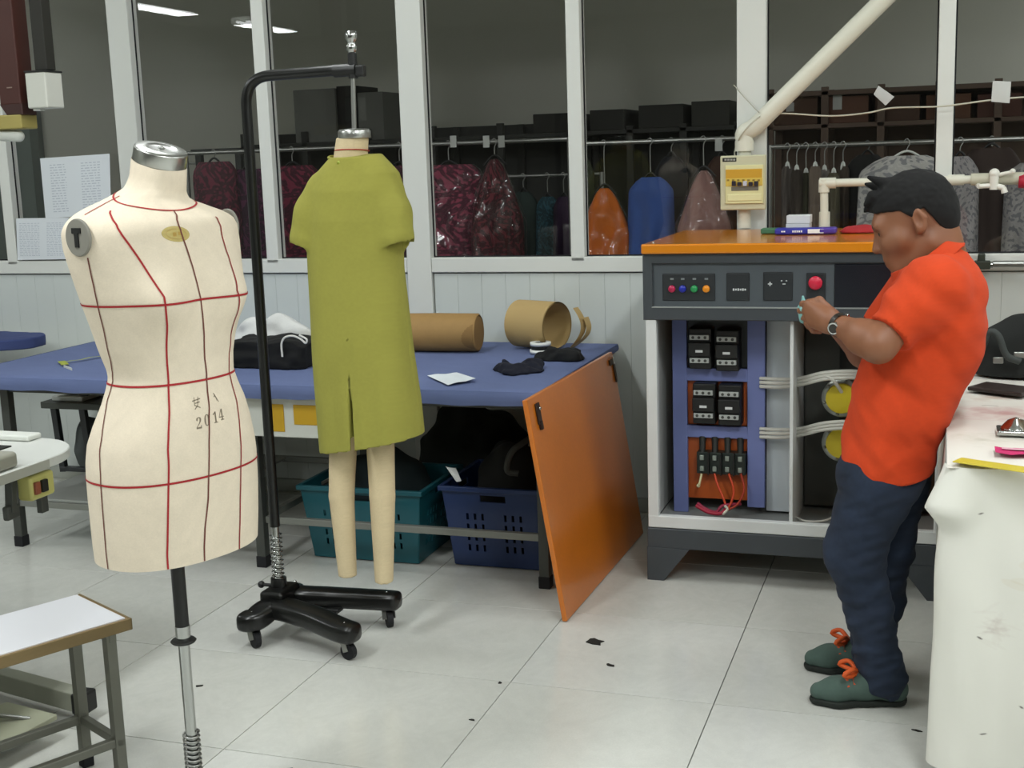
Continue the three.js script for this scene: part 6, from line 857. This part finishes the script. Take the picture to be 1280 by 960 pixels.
// ---------------------------------------------------------------- the dim store room behind the glass
{
  const rail = (label, u0, v0, u1, v1, z, r = 0.011, ext = 0) => { const a = PZ(u0, v0, z), b = PZ(u1, v1, z); b.y = a.y; const o = thing('garment_rack', label, 'rack', [(a.x + b.x) / 2, 0, z]); part('rail', rod(a, b, r), mat.steel, o); for (const p of [a, b]) { part('post', rod(V3(p.x, 0.03, z), V3(p.x, a.y + 0.01, z), 0.013), mat.steel, o); part('foot', bb(p.x - 0.02, p.x + 0.02, 0, 0.03, z - 0.24, z + 0.24, 0.006), mat.darkSteel, o); } return a.y; };
  const yA = rail('steel garment rack hung with maroon quilted coats behind the glass', 232, 192, 712, 186, -6.3); const yB = rail('steel garment rack with the orange and blue garments behind the glass', 724, 180, 925, 170, -6.25); const yC = rail('garment rack with brown strips and pale shirts behind the glass', 962, 184, 1300, 182, -6.3);
  const yD = rail('low steel rack with small dark garments behind the glass', 622, 221, 752, 222, -7.1, 0.009);
  const G = 'garments hanging in the store room behind the glass';
  const garment = (name, label, u0, u1, v0, v1, z, col, o = {}) => {
    const p = PZ(u0, v0, z), q = PZ(u1, v1, z), w = (q.x - p.x) * 1.2, cx = (p.x + q.x) / 2, top = p.y, bot = q.y, dep = o.depth ?? 0.1, sd = u0 * 0.37;
    const t = thing(name, label, o.cat ?? 'garment', [cx, bot, z], G);
    const sh = (u, v) => { const y = lerp(top, bot, v), sho = o.slope ?? 0.13, k = v < sho ? lerp(o.neck ?? 0.42, 1, Math.pow(v / sho, 0.7)) : 1, fl = 1 + (o.flare ?? 0.1) * (v - sho), an = u * Math.PI * 2, fold = (1 + 0.16 * Math.sin(an * 7 + sd + 2 * noise(v * 2, sd, 1)) * sstep(0.1, 0.6, v)), dd = dep * (0.5 + 0.6 * v) * (v < sho ? 0.6 + 0.4 * v / sho : 1); return V3(cx + Math.cos(an) * w / 2 * k * fl, y + 0.006 * Math.sin(an * 3 + sd) * v, z + Math.sin(an) * dd * fold + 0.02 * noise(v * 3, an, sd)); };
    const m = cloth(col, { map: o.map ?? mottleCloth, sheen: o.sheen ?? 0.2, roughness: o.rough ?? 0.9 }); part('cloth', grid(56, 26, sh, true), m, t);
    const hk = o.rail ?? top + 0.09; part('hanger', tube([[cx - w * 0.22, top - 0.03, z], [cx, top + 0.02, z], [cx + w * 0.22, top - 0.03, z]].map(a => V3(...a)), 0.006, 20, 6), o.hm ?? mat.black, t); part('hook', tube([V3(cx, top + 0.02, z), V3(cx, hk - 0.03, z), V3(cx + 0.012, hk - 0.004, z), V3(cx, hk + 0.016, z), V3(cx - 0.016, hk + 0.004, z)], 0.0028, 30, 6), mat.steel, t);
    if (o.plastic) part('plastic_cover', grid(48, 20, (u, v) => { const c = V3(cx, 0, z), s = sh(u, Math.min(1, v * 1.02)); c.y = s.y; return s.sub(c).multiplyScalar(1.1).add(c).add(V3(0.012 * noise(u * 9, v * 4, sd), 0, 0.03 * noise(u * 14, v * 7, sd))); }, true), new THREE.MeshPhysicalMaterial({ color: 0xffffff, transmission: 1, thickness: 0, roughness: 0.08, ior: 1.45, side: THREE.DoubleSide }), t, 'clear plastic cover');
    return t;
  };
  const flower = (a, b, sd) => noiseTexture(128, (x, y) => { const n = tileable(x, y, 3.2, sd), m = tileable(x, y, 6, sd + 4); return n > 0.12 ? b : m > 0.2 ? a.map(c => Math.min(1, c * 1.25)) : a; }, true);
  const maroonMap = rep(flower([0.55, 0.42, 0.5], [1, 0.75, 0.85], 2), 2), wine = 0x6a2c42;
  garment('quilted_coat', 'dark maroon flowered quilted coat behind the shoulder of the dress form', 246, 300, 203, 345, -6.25, wine, { map: maroonMap, rail: yA, neck: 0.72, slope: 0.09, depth: 0.12 }); garment('quilted_coat', 'purple flowered quilted coat between the dress form and the black post', 288, 342, 212, 345, -6.35, 0x553050, { map: maroonMap, rail: yA, neck: 0.72, slope: 0.09, depth: 0.12 });
  garment('quilted_coat', 'wine red coat behind the glass between the stand post and the green dress', 338, 402, 208, 345, -6.25, 0x64283c, { map: maroonMap, rail: yA, neck: 0.72, slope: 0.09 }); garment('quilted_coat', 'plum flowered coat mostly hidden behind the green dress', 405, 470, 208, 345, -6.35, 0x5b3148, { map: maroonMap, rail: yA, neck: 0.72, slope: 0.09 }); garment('quilted_coat', 'dark red coat showing past the right sleeve of the green dress', 470, 536, 208, 345, -6.25, 0x57303e, { map: maroonMap, rail: yA, neck: 0.72, slope: 0.09 });
  garment('quilted_coat', 'rose flowered coat under clear plastic beside the thick white post', 528, 600, 207, 345, -6.35, 0x7a4553, { map: maroonMap, rail: yA, neck: 0.72, slope: 0.09, plastic: true, depth: 0.12 }); garment('quilted_coat', 'brown red coat under shiny plastic with a sharp bright fold', 592, 650, 200, 345, -6.25, 0x5e2f33, { map: maroonMap, rail: yA, plastic: true, depth: 0.1, slope: 0.5, neck: 0.12 });
  garment('dark_jacket', 'dark green jacket hanging low behind the plastic covered coats', 640, 672, 240, 345, -7.06, 0x1f2f2b, { rail: yD }); garment('dark_jacket', 'small teal jacket with pale flecks on the low rack', 672, 700, 246, 345, -7.06, 0x2b5663, { rail: yD, map: rep(flower([0.7, 0.7, 0.7], [1, 1, 1], 7), 2) }); garment('dark_jacket', 'small violet jacket at the mullion on the low rack', 694, 718, 246, 345, -7.0, 0x3d2a44, { rail: yD });
  garment('orange_skirt', 'orange garment with a grey plastic top behind the glass', 730, 784, 236, 345, -6.2, 0xb45a14, { rail: yB, plastic: true, slope: 0.5, neck: 0.18 }); garment('dark_jacket', 'olive dark jacket beside the orange garment', 720, 744, 200, 345, -6.32, 0x2e331e, { rail: yB });
  garment('blue_coat', 'bright blue coat hanging behind the glass near the cabinet', 790, 838, 222, 345, -6.2, 0x33508f, { rail: yB }); garment('dark_jacket', 'black jacket between the blue coat and the plastic bag', 822, 858, 196, 345, -6.32, 0x101216, { rail: yB });
  garment('bagged_garment', 'pinkish garment in a clear plastic bag above the cabinet top', 852, 908, 214, 330, -6.12, 0x8d6a63, { rail: yB, plastic: true, slope: 0.6, neck: 0.1 }); garment('dark_jacket', 'dark brown jacket behind the breaker box', 884, 922, 196, 345, -6.34, 0x3a2316, { rail: yB });
  for (let i = 0; i < 7; i++) garment('fabric_strip', ['grey brown fabric strip', 'dark brown fabric strip', 'olive fabric strip', 'taupe fabric strip', 'pale grey fabric strip', 'khaki fabric strip', 'umber fabric strip'][i] + ' on a white clip hanger behind the glass', 978 + i * 11.5, 990 + i * 11.5, 208 + (i % 3) * 4, 330, -6.28 + (i % 2) * 0.05, [0x57504a, 0x3a322a, 0x4b4a38, 0x685c50, 0x77736c, 0x55503c, 0x443a30][i], { rail: yC, hm: mat.white, depth: 0.04, slope: 0.05, neck: 0.7 });
  garment('pale_shirt', 'grey white patterned shirt behind the glass by the man\'s head', 1084, 1180, 196, 345, -6.15, 0xb4b2ad, { map: rep(flower([0.95, 0.95, 0.95], [0.72, 0.73, 0.76], 5), 2), rail: yC, hm: mat.white, depth: 0.07 }); garment('dark_jacket', 'black jacket hanging between the brown strips and the patterned shirt', 1060, 1106, 194, 345, -6.34, 0x0f0f0f, { rail: yC }); garment('pale_shirt', 'grey patterned shirt at the thin mullion behind the water pipe', 1180, 1216, 196, 345, -6.2, 0x9a9695, { map: rep(flower([0.95, 0.95, 0.95], [0.72, 0.73, 0.76], 8), 2), rail: yC, depth: 0.07 });
  garment('garment_bag', 'dark brown garment bag behind the white tap', 1208, 1266, 186, 345, -6.3, 0x352823, { rail: yC, depth: 0.1, neck: 0.6 }); garment('pale_shirt', 'grey patterned shirt past the white tap', 1262, 1310, 204, 345, -6.12, 0x8f8c8a, { map: rep(flower([0.95, 0.95, 0.95], [0.72, 0.73, 0.76], 3), 2), rail: yC, depth: 0.07 });
  // size cards clipped on the rails
  const card = (u, v, z, label, w = 0.035, h = 0.06) => { const p = PZ(u, v, z); const o = solo('size_card', bx(w, h, 0.002, p.x, p.y, z + 0.016, 0.0005), M(0xa9aba6, 0.8), label, 'card', 'size cards on the garment rails'); return o; };
  card(568, 177, -6.3, 'white size card standing on the rail, furthest from the other two'); card(609, 177, -6.3, 'white size card with dark print beside its twin on the rail'); card(628, 177, -6.3, 'white size card nearest the dark shelf on the rail'); card(899, 181, -6.25, 'white size card on the rail beside the breaker box');
  card(1047, 127, -7.5655, 'pale card hung in front of the brown shelf under the sagging wire', 0.05, 0.09); card(988, 134, -7.5655, 'pale card hung beside the slanted conduit behind the glass', 0.045, 0.05);
  // shelves with cartons and boxes on top against the far side
  const shelf = (label, u0, u1, vTop, z, col, boards, posts) => { const a = PZ(u0, vTop, z), b = PZ(u1, vTop, z), o = thing('storage_shelf', label, 'shelf', [(a.x + b.x) / 2, 0, z - 0.2]), m = M(col, 0.75); for (const k of boards) part('shelf_board', bb(a.x, b.x, k - 0.025, k, z - 0.45, z, 0.003), m, o); for (let i = 0; i <= posts; i++) { const x = lerp(a.x + 0.02, b.x - 0.02, i / posts); for (const zz of [z - 0.43, z - 0.02]) part('upright', bb(x - 0.02, x + 0.02, 0, a.y, zz - 0.02, zz + 0.02, 0.002), m, o); } part('back_board', bb(a.x, b.x, 0.02, a.y, z - 0.47, z - 0.455, 0.002), m, o); return [a, b]; };
  const carton = (u0, u1, v0, y, z, d, col, label) => { const a = PZ(u0, v0, z), b = PZ(u1, v0, z); solo('carton', bb(a.x, b.x, y, a.y, z - d, z, 0.004), M(col, 0.85), label, 'carton'); };
  const zs = -7.5; const ys = PZ(640, 168, zs).y; shelf('dark storage shelf behind the garment rack of coats', 300, 716, 168, zs, 0x2b2c28, [0.4, 0.95, ys], 5);
  carton(666, 716, 143, ys + 0.001, zs - 0.03, 0.4, 0x24241f, 'dark carton on the dark shelf beside the mullion'); carton(366, 418, 113, ys + 0.001, zs - 0.03, 0.38, 0x6d6e68, 'grey carton on the dark shelf left of the hanging rod'); carton(446, 478, 116, ys + 0.001, zs - 0.03, 0.38, 0x5e5f59, 'grey carton on the dark shelf behind the green dress neck'); carton(420, 443, 108, ys + 0.001, zs - 0.05, 0.36, 0x262723, 'narrow dark carton standing between two grey cartons');
  const yt = PZ(820, 160, zs).y; shelf('dark storage shelf above the blue coat', 718, 926, 160, zs, 0x2b2b27, [0.4, 0.95, yt], 3);
  carton(737, 780, 138, yt + 0.001, zs - 0.03, 0.4, 0x2c2c28, 'dark square carton above the orange garment'); carton(798, 854, 132, yt + 0.001, zs - 0.03, 0.4, 0x2a2a26, 'dark wide carton above the blue coat'); carton(864, 912, 127, yt + 0.001, zs - 0.03, 0.4, 0x31312c, 'dark carton above the bagged garment');
  const yu = PZ(1100, 152, zs).y; shelf('brown wooden shelf with cartons behind the water pipe', 958, 1330, 112, zs, 0x57463a, [0.4, 0.9, yu, PZ(1100, 110, zs).y - 0.001], 5);
  const br = [0x4a3426, 0x56392a, 0x453024, 0x5c3d2b, 0x4d2f25]; for (let i = 0; i < 5; i++) carton(966 + i * 64, 1022 + i * 64, 122 - i, yu + 0.001, zs - 0.05, 0.36, br[i], ['brown carton on the wooden shelf nearest the slanted conduit', 'brown carton on the wooden shelf behind the tilted tag', 'brown carton on the wooden shelf at the thin mullion', 'reddish brown carton on the wooden shelf left of the square tag', 'dark brown carton on the wooden shelf past the square tag'][i]);
  // dark frame of an open rack at the left, and a door leaf further left
  const rk = thing('open_rack', 'black open rack frame behind the neck of the dress form', 'rack', [PZ(272, 187, -7).x, 0, -7]); const a = PZ(240, 187, -7), b = PZ(302, 186, -7); part('top_bar', bb(a.x, b.x, a.y - 0.03, a.y, -7.02, -6.98, 0.003), mat.black, rk); for (const x of [a.x + 0.05, b.x - 0.02]) part('upright', bb(x - 0.02, x + 0.02, 0, a.y - 0.02, -7.02, -6.98, 0.003), mat.black, rk); part('arm', rod(PZ(232, 204, -7), PZ(249, 204, -7), 0.008), mat.steel, rk);
  const dz = ZN + 0.02, d0 = PZ(40, 150, dz), d1 = PZ(-30, 150, dz); const dr = structure('door_1', bb(d1.x - 0.3, d0.x, 0, 2.05, dz - 0.03, dz + 0.02, 0.004), M(0x7e8a85, 0.5)); structure('door_frame', [bb(d0.x, d0.x + 0.08, 0, 2.13, dz - 0.02, dz + 0.05, 0.004), bb(d1.x - 0.38, d0.x + 0.08, 2.05, 2.13, dz - 0.02, dz + 0.05, 0.004)], M(0x59635d, 0.5), dr);
}
renderer.render(scene, camera);
